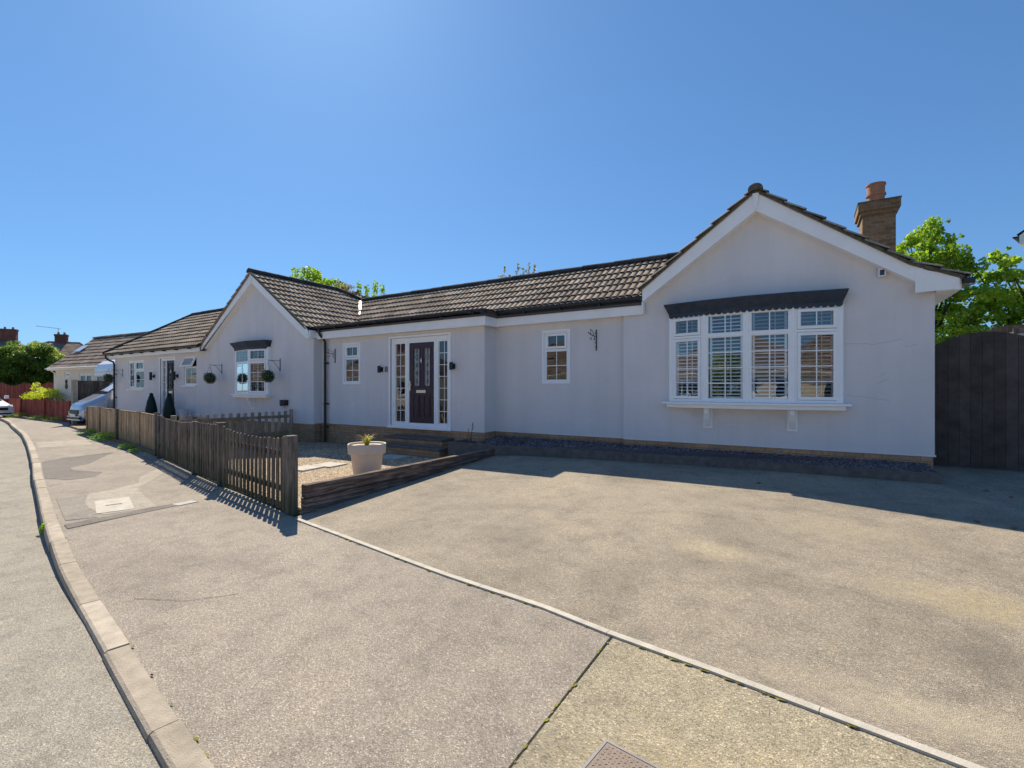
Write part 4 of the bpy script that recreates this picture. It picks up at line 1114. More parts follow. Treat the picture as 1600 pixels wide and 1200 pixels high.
def smooth_path(P, step):
    """resample by arc length with Catmull-Rom"""
    out = []
    for i in range(len(P)-1):
        p0 = Vector(P[max(i-1, 0)]); p1 = Vector(P[i]); p2 = Vector(P[i+1]); p3 = Vector(P[min(i+2, len(P)-1)])
        n = max(1, int((p2-p1).length/step))
        for k in range(n):
            t = k/n
            out.append(.5*((2*p1) + (p2-p0)*t + (2*p0-5*p1+4*p2-p3)*t*t + (3*p1-p0-3*p2+p3)*t**3))
    out.append(Vector(P[-1])); return out
KP = smooth_path(KERB, .3)
def road_z(x):
    """road surface against the kerb: nearly flush at the dropped crossing, a full upstand further left"""
    if x > -4.2: return -.035
    if x < -7.2: return -.115
    return -.035 - .08*(-4.2-x)/3.0

g = MB(); g.box(-600, 600, -600, 600, -1.0, -.30); structure('ground', g, M['earth'])
# road
rdm = MB(); KW = .125
def knorm(i):
    d = (KP[min(i+1, len(KP)-1)] - KP[max(i-1, 0)]).normalized(); return Vector((d.y, -d.x))*1.0
rows = []
for i, p in enumerate(KP):
    n = knorm(i); n = n if n.y < 0 else -n
    e = p + n*KW
    z = road_z(p.x)
    rows.append([(e.x, e.y+.03, z), (e.x+n.x*.3, e.y+n.y*.3, z+.006), (e.x+n.x*1.5, e.y+n.y*1.5, -.02 if z > -.1 else -.07), (e.x+n.x*3.2, e.y+n.y*3.2, -.01 if z > -.1 else -.05), (e.x+n.x*6.3, e.y+n.y*6.3, -.09)])
for a, b in zip(rows, rows[1:]):
    for k in range(4): rdm.add([a[k], b[k], b[k+1], a[k+1]], [(0,1,2,3)])
structure('road', rdm, M['road'])
# opposite footway
om = MB(); 
for a, b in zip(KP, KP[1:]):
    i = KP.index(a)
    n = knorm(i); n = n if n.y < 0 else -n
    n2 = knorm(min(i+1, len(KP)-1)); n2 = n2 if n2.y < 0 else -n2
    p0 = a+n*6.4; p1 = b+n2*6.4; q0 = a+n*40; q1 = b+n2*40
    om.add([(p0.x, p0.y, 0), (p1.x, p1.y, 0), (q1.x, q1.y, .0), (q0.x, q0.y, .0), (p0.x, p0.y, -.2), (p1.x, p1.y, -.2)], [(0,1,2,3), (0,1,5,4)])
structure('opposite_pavement', om, M['kerb'])

# kerb stones, each about 0.9 m
kr = random.Random(11); km = MB()
acc = []; L = 0; cur = [KP[0]]
for p, q in zip(KP, KP[1:]):
    cur.append(q); L += (q-p).length
    if L >= .9: acc.append(cur); cur = [q]; L = 0
for seg in acc:
    if abs(seg[0].x) > 60: continue
    dz = kr.uniform(-.004, .004); sh = kr.uniform(-.004, .004); tn = kr.random()
    m = len(seg); rings = []
    for j, p in enumerate(seg):
        d = (seg[min(j+1, m-1)] - seg[max(j-1, 0)]).normalized(); n = Vector((d.y, -d.x)); n = n if n.y < 0 else -n
        pp = p.copy()
        if j == 0: pp = p + d*.006
        if j == m-1: pp = p - d*.006
        zt = .006 + dz; zb = -.2
        prof = [(0, zb), (0, zt), (KW-.022, zt), (KW-.006, zt-.010), (KW, zt-.028), (KW, zb)]
        rings.append([(pp.x+n.x*(o+sh), pp.y+n.y*(o+sh), z) for o, z in prof])
    vs = [v for r_ in rings for v in r_]; f = []
    for j in range(m-1):
        for k in range(5): f.append((j*6+k, j*6+k+1, (j+1)*6+k+1, (j+1)*6+k))
    f += [tuple(range(6)), tuple((m-1)*6+k for k in range(5, -1, -1))]
    km.add(vs, f, tn)
structure('kerb', km, M['kerb'])

# edge behind which the private plots begin (fence line, then the drive strip)
FRONT = [(-140, 16), (-60, 10.2), (-45, 8.8), (-33.4, 8.15), (-29.4, 8.05), (-27.9, 7.6), (-25.6, 7.0), (-22.1, 6.48), (-20, 6.18), (-17.6, 5.85), (-15.2, 5.5), (-13.1, 5.10), (-9.6, 4.38), (-8.1, 4.09), (-5.57, 3.62), (-5.26, 3.54)]
STRIP = [(-5.26, 3.54), (-3.93, 3.345), (-2.59, 3.15), (-1.61, 3.06), (-1.09, 2.96), (-.45, 2.876), (.064, 2.794), (.564, 2.714), (2, 2.5), (5, 2.15), (9, 1.9)]
pv = MB()
def sheet(mb, xa, xb, z, front, n=90):
    """strip of ground between the kerb and the plot fronts"""
    prev = None
    for i in range(n+1):
        x = xa + (xb-xa)*i/n
        y0 = lerp_path([(p.x, p.y) for p in KP], x)-.01; y1 = lerp_path(front, x)+.02
        cur = [(x, y0, z), (x, (y0+y1)/2, z+.003), (x, y1, z)]
        if prev:
            for k in range(2): mb.add([prev[k], cur[k], cur[k+1], prev[k+1]], [(0,1,2,3)])
        prev = cur
sheet(pv, -130, -5.26, 0, FRONT, 160); sheet(pv, -5.26, -1.055, 0, STRIP, 30)
structure('pavement', pv, M['pave'])
av = MB(); sheet(av, -1.0545, 9, 0, STRIP, 40); structure('crossover', av, M['apron'])
sm = MB(); sm.add([(-1.060, .905, .0025), (-1.050, .905, .0025), (-1.050, 2.93, .0065), (-1.060, 2.93, .0065)], [(0,1,2,3)]); structure('joint_seam', sm, M['seam'])
def flat(name, pts, z, mat, th=None):
    s = MB()
    if th: s.prism(pts, 'z', z-th, z)
    else: s.add([(x, y, z) for x, y in pts], [tuple(range(len(pts)))])
    return structure(name, s, mat)
flat('pavement_patch', [(-14.1, 3.40), (-14.45, 3.85), (-14.8, 4.9), (-13.9, 4.4), (-12.9, 3.84), (-12.6, 3.45), (-12.14, 3.38), (-11.4, 3.6), (-10.94, 3.35), (-10.92, 3.0), (-11.45, 2.80), (-12.6, 3.05)], .0045, M['pave_dark'])
flat('pavement_patch', [(-9.21, 2.75), (-9.37, 3.2), (-9.55, 3.49), (-10.2, 3.75), (-11.0, 4.33), (-10.25, 4.14), (-9.5, 3.6), (-8.98, 3.27), (-7.45, 2.93), (-7.46, 2.72), (-7.54, 2.38), (-8.6, 2.45)], .0046, M['pave_pale'])
flat('pavement_patch', [(-7.13, 1.93), (-7.2, 2.46), (-7.27, 3.2), (-7.45, 3.3), (-7.43, 2.9), (-7.40, 2.3), (-7.38, 1.97)], .0075, M['pave_dark'])
flat('pavement_patch', [(-7.6, 2.04), (-8.2, 2.16), (-9.2, 2.37), (-9.15, 2.7), (-8.55, 2.5), (-7.45, 2.3)], .0047, M['pave_mid'])
flat('pavement_patch', [(-17.5, 4.15), (-19.5, 4.56), (-19.0, 5.6), (-17.2, 5.2)], .0047, M['pave_pale'])

# thin curved cracks in the tarmac
cr = MB(); rc = random.Random(2)
def crackline(pts, wd, z=.0058):
    for (p, q) in zip(pts, pts[1:]):
        n = 6
        P = [Vector(p).lerp(Vector(q), i/n) + Vector((rc.uniform(-.012, .012), rc.uniform(-.012, .012))) for i in range(n+1)]
        for a, b in zip(P, P[1:]):
            d = (b-a).normalized()*.004; nn = Vector((-d.y, d.x)).normalized()*wd*.5*rc.uniform(.5, 1.2)
            cr.add([(a.x-d.x-nn.x, a.y-d.y-nn.y, z), (b.x+d.x-nn.x, b.y+d.y-nn.y, z), (b.x+d.x+nn.x, b.y+d.y+nn.y, z), (a.x-d.x+nn.x, a.y-d.y+nn.y, z)], [(0,1,2,3)])
crackline([(-4.35, 1.55), (-3.95, 1.75), (-3.75, 2.0)], .004)
crackline([(-14.3, 3.5), (-14.5, 4.9)], .012, .0062); crackline([(-15.6, 3.75), (-15.9, 5.3)], .012)
structure('tarmac_crack', cr, M['seam'])

# drive edging strip, slightly proud, of short concrete lengths
em = MB(); SP = smooth_path(STRIP[:10], .3)
for i, (p, q) in enumerate(zip(SP, SP[1:])):
    d = (q-p).normalized(); n = Vector((-d.y, d.x)); gap = .004 if i % 3 == 0 else 0
    a = p + d*gap
    em.prism([(a.x-n.x*.025, a.y-n.y*.025), (q.x-n.x*.025, q.y-n.y*.025), (q.x+n.x*.025, q.y+n.y*.025), (a.x+n.x*.025, a.y+n.y*.025)], 'z', -.05, .015)
structure('edging_strip', em, M['conc'])
# moss and dirt in the joint at its foot
mm = MB(); rc = random.Random(8)
for (p, q) in zip(SP, SP[1:]):
    d = (q-p).normalized(); n = Vector((-d.y, d.x)); n = n if n.y < 0 else -n
    for _ in range(5):
        if rc.random() < .45: continue
        c = p.lerp(q, rc.random()) + n*(.028+rc.uniform(0, .006)); r_ = rc.uniform(.006, .018)
        mm.add([(c.x+r_*1.8*math.cos(t)*abs(d.x)+.0, c.y+r_*.5*math.sin(t), .0062+.004*(1 if t % 2 else .3)) for t in range(7)], [tuple(range(7))])
for k in range(60):
    y = rc.uniform(.95, 2.9); x = -1.054+rc.uniform(-.008, .008); r_ = rc.uniform(.004, .012)
    if rc.random() < .5: mm.add([(x+r_*.6*math.cos(t), y+r_*1.6*math.sin(t), .0078) for t in range(6)], [tuple(range(6))])
for k in range(500):
    if rc.random() < .4: continue
    i = rc.randrange(len(KP)-1); p = KP[i]
    if not (-16 < p.x < -1): continue
    q = p.lerp(KP[i+1], rc.random()); r_ = rc.uniform(.004, .014)
    mm.add([(q.x+r_*1.6*math.cos(t), q.y+.006+r_*.6*math.sin(t), .0083) for t in range(6)], [tuple(range(6))])
tag(mm.build('moss', M['moss']), 'yellow green moss in the tarmac joints', 'moss', kind='stuff')

# driveway: rises from the strip to the house
def drive_z(x, y):
    y0 = lerp_path(STRIP, max(-5.26, min(x, 8.9)))
    return max(.004, min(.35, .008 + .05*max(0, y-max(3.05, y0))))
dm = MB(); NX, NY = 60, 50
for i in range(NX):
    for j in range(NY):
        def P(a, b):
            x = -5.36 + (10.4)*a/NX
            y0 = lerp_path(STRIP, max(-5.26, x)); y = y0 + (11.5-y0)*b/NY
            return (x, y, drive_z(x, y))
        dm.add([P(i, j), P(i+1, j), P(i+1, j+1), P(i, j+1)], [(0,1,2,3)])
bmx = dm.build('driveway', M['drive'], smooth=True); tag(bmx, kind='structure')

# front garden: shingle
FG = [(-5.44, 3.72), (-8.1, 4.12), (-9.6, 4.42), (-13.0, 5.16), (-13.0, H0), (-11.8, H0), (-11.8, H1), (-6.1, H1), (-5.44, H1)]
flat('garden_shingle', FG, .072, M['gravel'], .2)
flat('left_garden', [(-13.0, 5.16), (-17.6, 5.9), (-22.1, 6.5), (-25.5, 7.0), (-25.5, H0), (-13.0, H0)], .070, M['gravel'], .2)
flat('neighbour_drive', [(-25.5, 7.0), (-27.6, 7.55), (-27.6, 16), (-25.52, 16)], .02, M['pave_mid'], .1)
# shingle pebbles lying loose
rc = random.Random(21); pb = MB()
def pebble(mb, c, r_, tn):
    a, b, h = r_*rc.uniform(.7, 1.3), r_*rc.uniform(.7, 1.2), r_*rc.uniform(.45, .8); t0 = rc.uniform(0, 3.1)
    vs = [(c[0], c[1], c[2]+h)]
    for k in range(6):
        t = t0 + k*1.047; vs.append((c[0]+a*math.cos(t), c[1]+b*math.sin(t), c[2]+h*.25))
    mb.add(vs, [(0, 1+k, 1+(k+1) % 6) for k in range(6)], tn)
for _ in range(9000):
    x = rc.uniform(-10.5, -5.5); y = rc.uniform(3.8, 7.9)
    if y < 4.1 + (-5.6-x)*.19 - .35: continue
    pebble(pb, (x, y, .068), rc.uniform(.009, .02), rc.random())
for _ in range(500):
    x = rc.uniform(-9, -5.8); y = 3.62+(-5.6-x)*.17 - rc.uniform(0, .10)
    pebble(pb, (x, y, .0), rc.uniform(.006, .013), rc.random())
for _ in range(700):
    x = rc.uniform(-20, -11); y = lerp_path(FRONT, x) - rc.uniform(-.05, .16)
    pebble(pb, (x, y, .0), rc.uniform(.008, .018), rc.random())
def mk_peb():
    t = NT('loose_pebble')
    at = t.n('ShaderNodeAttribute', attribute_name='tint').outputs['Fac']
    c = t.ramp(at, [(0, (.2, .14, .09)), (.3, (.47, .34, .22)), (.6, (.64, .49, .33)), (.9, (.75, .64, .48)), (1, (.8, .75, .66))])
    return t.end(t.bsdf(c, .8, .25))
M['peb'] = mk_peb()
tag(pb.build('loose_shingle', M['peb'], fixn=False), 'loose golden shingle pebbles in the front garden', 'gravel', kind='stuff')

# stepping stones
def stone(x, y, rz, lab, w=.45, d=.45):
    s = MB(); s.box(-w/2, w/2, -d/2, d/2, -.03, .022)
    o = s.build('stepping_stone', M['slab'], bevel=.006); o.location = (x, y, .075); o.rotation_euler.z = rz
    tag(o, lab, 'paving slab', 'stepping stones in the shingle')
stone(-8.08, 5.60, .12, 'sunlit square slab nearest the picket fence, beside the thick end post', .46, .5)
stone(-8.02, 6.10, .12, 'sunlit square slab between the fence post and the cream pot', .5, .46)
stone(-7.75, 7.55, .08, 'shaded slab at the foot of the brick steps', .6, .5)

# slate bed behind a low kerb
KB = [(-5.44, 8.0), (-4.9, 8.24), (-2.52, 8.46), (-1.06, 8.56), (-.14, 8.60), (1.60, 8.62)]
s = MB()
for p, q in zip(KB, KB[1:]):
    d = Vector((q[0]-p[0], q[1]-p[1])).normalized(); n = Vector((-d.y, d.x))
    s.prism([p, q, (q[0]+n.x*.07, q[1]+n.y*.07), (p[0]+n.x*.07, p[1]+n.y*.07)], 'z', .1, .425)
s.box(1.53, 1.60, 8.70, H3-.02, .1, .424)
structure('bed_kerb', s, M['darkstep'])
s = MB(); s.add([(-6.1, 8.1, .40), (-5.3, 8.06, .40), (-4.9, 8.3, .41), (-2.5, 8.52, .415), (-1.06, 8.62, .415), (1.54, 8.68, .415), (1.54, 9.12, .50), (-3.0, 9.24, .50), (-6.1, 9.24, .49)], [tuple(range(9))])
structure('bed_soil', s, M['slate'])
rc = random.Random(31); s = MB()
for _ in range(7000):
    x = rc.uniform(-6.05, 1.52); yf = lerp_path(KB, max(-5.3, x)) + .08; yb = (H2 if x < -3.03 else H3) - .01
    if yf < 8.1: yf = 8.12
    y = rc.uniform(yf, yb); z = .412 + .085*(y-yf)/(yb-yf)
    a = rc.uniform(.008, .02); b = a*rc.uniform(.5, 1); t = rc.uniform(0, 3.14); tl = rc.uniform(-.5, .5); tl2 = rc.uniform(-.5, .5)
    mt = Matrix.Translation((x, y, z+.006)) @ Matrix.Rotation(t, 4, 'Z') @ Matrix.Rotation(tl, 4, 'X') @ Matrix.Rotation(tl2, 4, 'Y')
    s.M = mt; s.box(-a, a, -b, b, -.003, .003, rc.random())
tag(s.build('slate_chippings', M['slate'], fixn=False), 'plum slate chippings in the narrow bed along the wall', 'gravel', kind='stuff')
# low bed box left of the bed
s = MB(); s.box(-6.62, -5.44, 8.06, 8.12, .06, .44); s.box(-6.62, -6.56, 8.12, 8.74, .06, .438)
tag(s.build('bed_edging', M['darkstep'], bevel=.006), 'dark low edging boxing the planting bed beside the brick steps', 'edging')
s = MB(); s.box(-6.56, -6.1, 8.12, 8.74, .06, .40); structure('bed_soil', s, M['earth'])

# sleeper wall
sw = empty('sleeper_wall', (-5.41, 5.9, .05), 'dark timber sleeper retaining wall between the shingle garden and the driveway', 'low wall')
def sl(y0, y1, z0, z1, jog=0):
    s = MB(); n = 8
    s.box(-5.478+jog, -5.37+jog, y0+.003, y1-.003, z0, z1, .25+.6*random.random()); s.build('sleeper', M['sleeper'], sw, bevel=.008)
sl(3.74, 6.15, .205, .372); sl(6.15, 8.10, .208, .376, .004)
sl(3.74, 5.15, -.05, .196, -.010); sl(5.15, 8.10, -.05, .199, -.013)

# manhole covers
s = MB(); s.M = Matrix.Translation((-8.05, 2.66, 0)) @ Matrix.Rotation(R(-16), 4, 'Z'); s.box(-.46, .46, -.19, .19, -.02, .009); 
o = s.build('inspection_cover', M['conc']); tag(o, 'pale rectangular concrete cover set in the pavement near the kerb', 'manhole cover')
s = MB(); s.M = Matrix.Translation((-8.05, 2.66, 0)) @ Matrix.Rotation(R(-16), 4, 'Z'); s.box(-.009, .009, -.085, .085, .0092, .0125); s.build('lifting_bar', M['seam'], o)
s = MB(); s.M = Matrix.Translation((-7.33, 3.22, 0)) @ Matrix.Rotation(R(95), 4, 'Z'); s.box(-.13, .13, -.085, .085, -.02, .0105)
tag(s.build('stop_tap_cover', M['steel']), 'small grey metal cover beside the dark patch strip near the picket fence', 'manhole cover')
mt = Matrix.Translation((-.765, 2.053, 0)) @ Matrix.Rotation(R(-8), 4, 'Z')
s = MB(mt); s.box(.014, .62, -.60, -.014, -.02, .008); mh = s.build('steel_cover', M['rust']); tag(mh, 'rusty brown checker steel cover in the crossover at the bottom of the photo', 'manhole cover')
s = MB(mt); frame_rect  # frame
s.box(0, .634, -.012, 0, -.02, .010); s.box(0, .012, -.614, -.012, -.02, .010); s.box(.622, .634, -.614, -.012, -.02, .010); s.box(.012, .622, -.614, -.602, -.02, .010)
s.build('cover_frame', M['steel'], mh)
s = MB(mt)
for i in range(30):
    for j in range(30):
        x = .03+.0195*i; y = -.03-.0195*j
        s.obox((x, y, .0088), (.004*(1 if (i+j) % 2 else -1), .004, 0), (-.0015, .0015*(1 if (i+j) % 2 else -1), 0), (0, 0, .001))
s.build('checker_studs', M['rust'], mh)

# =============================================================== FENCES
def rnd_top(w, z, rounded=True):
    """outline of a picket with rounded head, centred on 0"""
    if not rounded: return [(-w/2, 0), (w/2, 0), (w/2, z), (-w/2, z)]
    return [(-w/2, 0), (w/2, 0), (w/2, z-w*.35)] + [(w/2*math.cos(t*math.pi/6), z-w*.35+w*.35*math.sin(t*math.pi/6)) for t in range(1, 6)] + [(-w/2, z-w*.35)]

def picket_panel(parent, p, q, topf, zb, spacing, w, mat, rails, gx=0.0, side=1, seed=1, rounded=True, thick=.018):
    p = Vector(p); q = Vector(q); d = q-p; L = d.length; an = math.atan2(d.y, d.x)
    rn = random.Random(seed); s = MB()
    n = max(1, int(L/spacing)); sp = L/n
    for i in range(n):
        t = (i+.5)/n
        s.M = Matrix.Translation((p.x+d.x*t, p.y+d.y*t, zb+rn.uniform(-.008, .008))) @ Matrix.Rotation(an, 4, 'Z') @ Matrix.Rotation(rn.uniform(-.012, .012), 4, 'Y')
        s.prism(rnd_top(w*rn.uniform(.94, 1.05), topf(t)-zb, rounded), 'y', -thick/2, thick/2, rn.random())
    pn = s.build('panel', mat, parent)
    nn = Vector((-d.y, d.x)).normalized()*side
    for z in rails:
        r_ = MB()
        a = Vector((p.x, p.y, z)) + Vector((nn.x, nn.y, 0))*(thick/2+.019); b = Vector((q.x, q.y, z)) + Vector((nn.x, nn.y, 0))*(thick/2+.019)
        r_.bar(a, b, .036, .075)
        r_.build('rail', mat, pn)
    return pn

def post(parent, x, y, z1, w, d, mat, an=0, cap=False, z0=-.1):
    s = MB(Matrix.Translation((x, y, 0)) @ Matrix.Rotation(an, 4, 'Z')); s.box(-w/2, w/2, -d/2, d/2, z0, z1, .5+random.uniform(-.2, .2))
    o = s.build('post', mat, parent, bevel=.006)
    if cap:
        s = MB(Matrix.Translation((x, y, 0)) @ Matrix.Rotation(an, 4, 'Z')); s.box(-w/2-.015, w/2+.015, -d/2-.015, d/2+.015, z1, z1+.022); s.build('post_cap', mat, o)
    return o

pf = empty('picket_fence', (-9.3, 4.4, 0), 'weathered grey-green picket fence with dipping top, ending at a thick post by the driveway', 'fence')
FP_ = [(-5.57, 3.66), (-8.11, 4.09), (-9.60, 4.36), (-12.95, 5.12)]
post(pf, -5.565, 3.665, 1.0, .115, .12, M['post'], -.17)
post(pf, -5.70, 3.69, .985, .06, .09, M['post'], -.17)
post(pf, -8.12, 4.10, 1.02, .11, .10, M['post'], -.17, True)
post(pf, -9.60, 4.38, .99, .09, .09, M['post'], -.2)
post(pf, -12.55, 5.0, .985, .09, .09, M['post'], -.22)
post(pf, -13.02, 5.13, 1.0, .10, .10, M['post'], -.22, True)
sag = lambda a, b, dip: (lambda t: a + (b-a)*t - dip*math.sin(math.pi*min(1, t*1.0))**.7)
picket_panel(pf, (-5.76, 3.70), (-8.04, 4.075), lambda t: .975 - .055*math.sin(math.pi*t)**.6 + (.05*(max(0, t-.72)/.28)**2), .03, .143, .076, M['picket'], (.28, .74), side=-1, seed=1)
picket_panel(pf, (-8.20, 4.115), (-9.53, 4.36), lambda t: 1.0-.01*t, .04, .134, .074, M['picket'], (.28, .76), side=-1, seed=2)
picket_panel(pf, (-9.67, 4.395), (-12.48, 4.985), lambda t: .975 - .05*math.sin(math.pi*t), .04, .132, .075, M['picket'], (.28, .74), side=-1, seed=3)
picket_panel(pf, (-12.62, 5.02), (-12.95, 5.10), lambda t: .985, .04, .11, .08, M['picket'], (.28, .74), side=-1, seed=4)

cf = empty('closeboard_fence', (-17.6, 5.85, 0), 'tan brown close-boarded fence with a sunlit capping rail, green stained at its foot', 'fence')
CP = [(-22.15, 6.56), (-19.98, 6.25), (-17.61, 5.93), (-15.2, 5.60), (-13.14, 5.19)]
for i, (p, q) in enumerate(zip(CP, CP[1:])):
    d = Vector((q[0]-p[0], q[1]-p[1])); L = d.length; an = math.atan2(d.y, d.x); rn = random.Random(40+i)
    s = MB(); n = int(L/.11); 
    for k in range(n):
        t = (k+.5)/n
        s.M = Matrix.Translation((p[0]+d.x*t, p[1]+d.y*t, .0)) @ Matrix.Rotation(an+.09, 4, 'Z')
        s.box(-.062, .062, -.008, .006, .05, .925+.012*rn.random(), rn.random())
    pn = s.build('panel', M['board'], cf)
    nn = Vector((-d.y, d.x)).normalized()
    for z in (.25, .75):
        s = MB(); s.bar((p[0]+nn.x*.035, p[1]+nn.y*.035, z), (q[0]+nn.x*.035, q[1]+nn.y*.035, z), .04, .07); s.build('rail', M['board'], pn)
    s = MB(); s.bar((p[0], p[1], .952), (q[0], q[1], .952), .05, .022); s.build('cap_rail', M['divide'], pn)
for i, (x, y) in enumerate(CP[:-1]): post(cf, x, y-.02 if i == 2 else y, .965 if i else .93, .09, .10, M['board'] if i != 2 else M['post'], -.12, i > 0)
s = MB(); s.bar((-13.14, 5.16, .04), (-22.1, 6.52, .04), .03, .10); s.build('gravel_board', M['board'], cf)

df = empty('garden_divider_fence', (-12.85, 6.8, 0), 'tan round-topped picket fence dividing the two front gardens, with a sunlit rail', 'fence')
post(df, -12.70, 8.36, 1.0, .08, .08, M['divide']); post(df, -12.9, 5.42, .95, .1, .1, M['divide'])
picket_panel(df, (-12.70, 8.28), (-12.88, 5.5), lambda t: .955-.01*t, .12, .175, .085, M['divide'], (.34, .80), side=1, seed=6)

gf = empty('panel_fence', (-27.72, 9.5, 0), 'tall dark grey boarded fence beside the parked silver van', 'fence')
s = MB(); rn = random.Random(3)
for k in range(42):
    y = 7.85 + k*.11; s.box(-27.73, -27.70, y, y+.104, .0, 1.93, rn.random())
pn = s.build('panel', M['grey_w'], gf); s = MB(); s.box(-27.75, -27.68, 7.8, 12.5, 1.93, 1.955); s.build('cap_rail', M['grey_w'], pn)
s = MB(); s.box(-27.81, -27.62, 7.66, 7.80, -.1, 1.96); s.box(-27.83, -27.60, 7.64, 7.82, 1.96, 1.985); s.build('post', M['kerb'], gf)

rf = empty('low_red_fence', (-35, 7.9, 0), 'low red-brown boarded fence along the pavement, weeds at its foot', 'fence')
RP_ = [(-27.95, 7.75), (-29.3, 8.06), (-33.2, 8.15), (-37.6, 8.25), (-42.0, 8.6)]
for i, (p, q) in enumerate(zip(RP_, RP_[1:])):
    d = Vector((q[0]-p[0], q[1]-p[1])); L = d.length; an = math.atan2(d.y, d.x); rn = random.Random(60+i); s = MB(); n = int(L/.125)
    for k in range(n):
        t = (k+.5)/n; s.M = Matrix.Translation((p[0]+d.x*t, p[1]+d.y*t, 0)) @ Matrix.Rotation(an+.08, 4, 'Z')
        s.box(-.066, .066, -.009, .007, .03, .99 + .01*rn.random(), rn.random())
    s.build('panel', M['red_w'], rf); post(rf, q[0], q[1]-.04, 1.03, .1, .1, M['red_w'])
tf = empty('tall_red_fence', (-42, 10.5, 0), 'tall red-brown fence with a wavy top behind the low red fence', 'fence')
s = MB(); rn = random.Random(9)
for k in range(100):
    t = k/99; x = -38.2-12.6*t; y = 10.75-1.75*t; ph = (t*4) % 1
    s.M = Matrix.Translation((x, y, 0)) @ Matrix.Rotation(.16, 4, 'Z'); s.box(-.066, .066, -.01, .01, .0, 2.02 - .22*math.sin(math.pi*ph), rn.random())
s.build('panel', M['red_w'], tf)

# gate at the right of the house
gt = empty('side_gate', (2.42, 10.12, .35), 'tall dark stained boarded gate with an arched top at the right end of the house', 'gate')
s = MB(); rn = random.Random(4); n = 11
for k in range(n):
    x0 = 1.70 + 1.46*k/n; x1 = 1.70 + 1.46*(k+1)/n - .004
    def zt(x): return 2.484 - .52*(x-2.40)**2
    s.prism([(x0, .36), (x1, .36), (x1, zt(x1)), ((x0+x1)/2, zt((x0+x1)/2)), (x0, zt(x0))], 'y', 10.12, 10.14+.006*rn.random(), rn.random())
s.build('board_panel', M['gate'], gt)
s = MB(); s.box(1.72, 3.14, 10.165, 10.2, .55, .67); s.build('rail', M['gate'], gt); s = MB(); s.box(1.72, 3.14, 10.165, 10.2, 1.9, 2.02); s.build('rail', M['gate'], gt)
s = MB(); s.box(3.17, 3.30, 10.08, 10.22, .1, 2.3); s.build('gate_post', M['gate'], gt)
s = MB(); s.box(1.63, 3.4, 10.02, 10.24, .2, .362); structure('gate_threshold', s, M['darkstep'])
s = MB(); s.add([(1.62, 10.2, .34), (9, 10.2, .34), (9, 40, .34), (1.62, 40, .34)], [(0,1,2,3)]); structure('rear_path', s, M['slab'])
# =============================================================== GARDEN OBJECTS
t = empty('plant_pot', (-6.54, 5.75, .07), 'large round cream plastic pot on the shingle, with a small spiky orange and green plant', 'plant pot')
s = MB(); s.lathe([(.215, .07), (.225, .075), (.275, .46), (.305, .46), (.318, .468), (.328, .625), (.322, .635), (.306, .632), (.298, .60), (.10, .595)], (-6.54, 5.75, 0), 48)
s.build('pot', M['pot'], t, smooth=True)
s = MB(); s.lathe([(.01, .60), (.15, .605), (.30, .59), (.30, .55), (.01, .55)], (-6.54, 5.75, 0), 24); s.build('soil', M['soil'], t, smooth=True)
s = MB(); rc = random.Random(5)
blades(s, (-6.54, 5.75, .60), 90, .24, .21, .011, rc); blades(s, (-6.54, 5.75, .60), 40, .14, .10, .014, rc, .9)
s.build('spiky_leaves', M['spike'], t, fixn=False)
for (x, y, lab) in ((-21.05, 8.10, 'dark conical topiary left of the black front door'), (-19.62, 8.10, 'dark conical topiary standing in front of the black front door')):
    t = empty('conical_topiary', (x, y, .07), lab, 'topiary', group='pair of conical topiaries by the left door')
    s = MB(); s.box(x-.2, x+.2, y-.2, y+.2, .07, .50); s.box(x-.215, x+.215, y-.215, y+.215, .50, .54); s.build('planter', M['trim'], t)
    s = MB(); s.lathe([(.20, .50), (.19, .8), (.14, 1.1), (.08, 1.3), (.02, 1.36)], (x, y, 0), 14); s.build('core', M['darktop'], t)
    leaves('foliage', M['darktop'], t, [((x, y, .55+.1*k), (.23-.021*k, .23-.021*k, .09), 170, .4) for k in range(9)], .045, .8, shell=.6)
t = empty('small_planter', (-18.75, 8.2, .07), 'small pale bluish planter just right of the black front door', 'plant pot')
s = MB(); s.lathe([(.10, .07), (.13, .5), (.16, .86), (.15, .87), (.13, .82), (.01, .8)], (-18.75, 8.2, 0), 20); s.build('pot', M['lead'], t, smooth=True)
t = empty('dry_grass', (-11.85, 7.45, .07), 'clump of dry straw-coloured grass in front of the dividing picket fence', 'plant')
s = MB(); rc = random.Random(6); blades(s, (-11.85, 7.45, .07), 240, .5, .42, .008, rc); s.build('blades', M['straw'], t, fixn=False)
leaves('foliage', M['box'], t, [((-12.0, 7.5, .22), (.35, .3, .15), 250, .5)], .05)
t = empty('bare_sprig', (-6.20, 8.35, .40), 'thin leafless sprig growing beside the brick plinth near the front door', 'plant')
s = MB(); s.tube([(-6.20, 8.35, .4), (-6.19, 8.35, .6), (-6.16, 8.35, .80)], .006, 5); s.tube([(-6.16, 8.35, .80), (-6.15, 8.35, .86)], [.012, .006], 5)
s.tube([(-6.20, 8.35, .45), (-6.27, 8.35, .62), (-6.27, 8.35, .72)], .005, 5); s.tube([(-6.16, 8.35, .7), (-6.12, 8.35, .8)], .004, 5); s.build('stem', M['iron'], t)
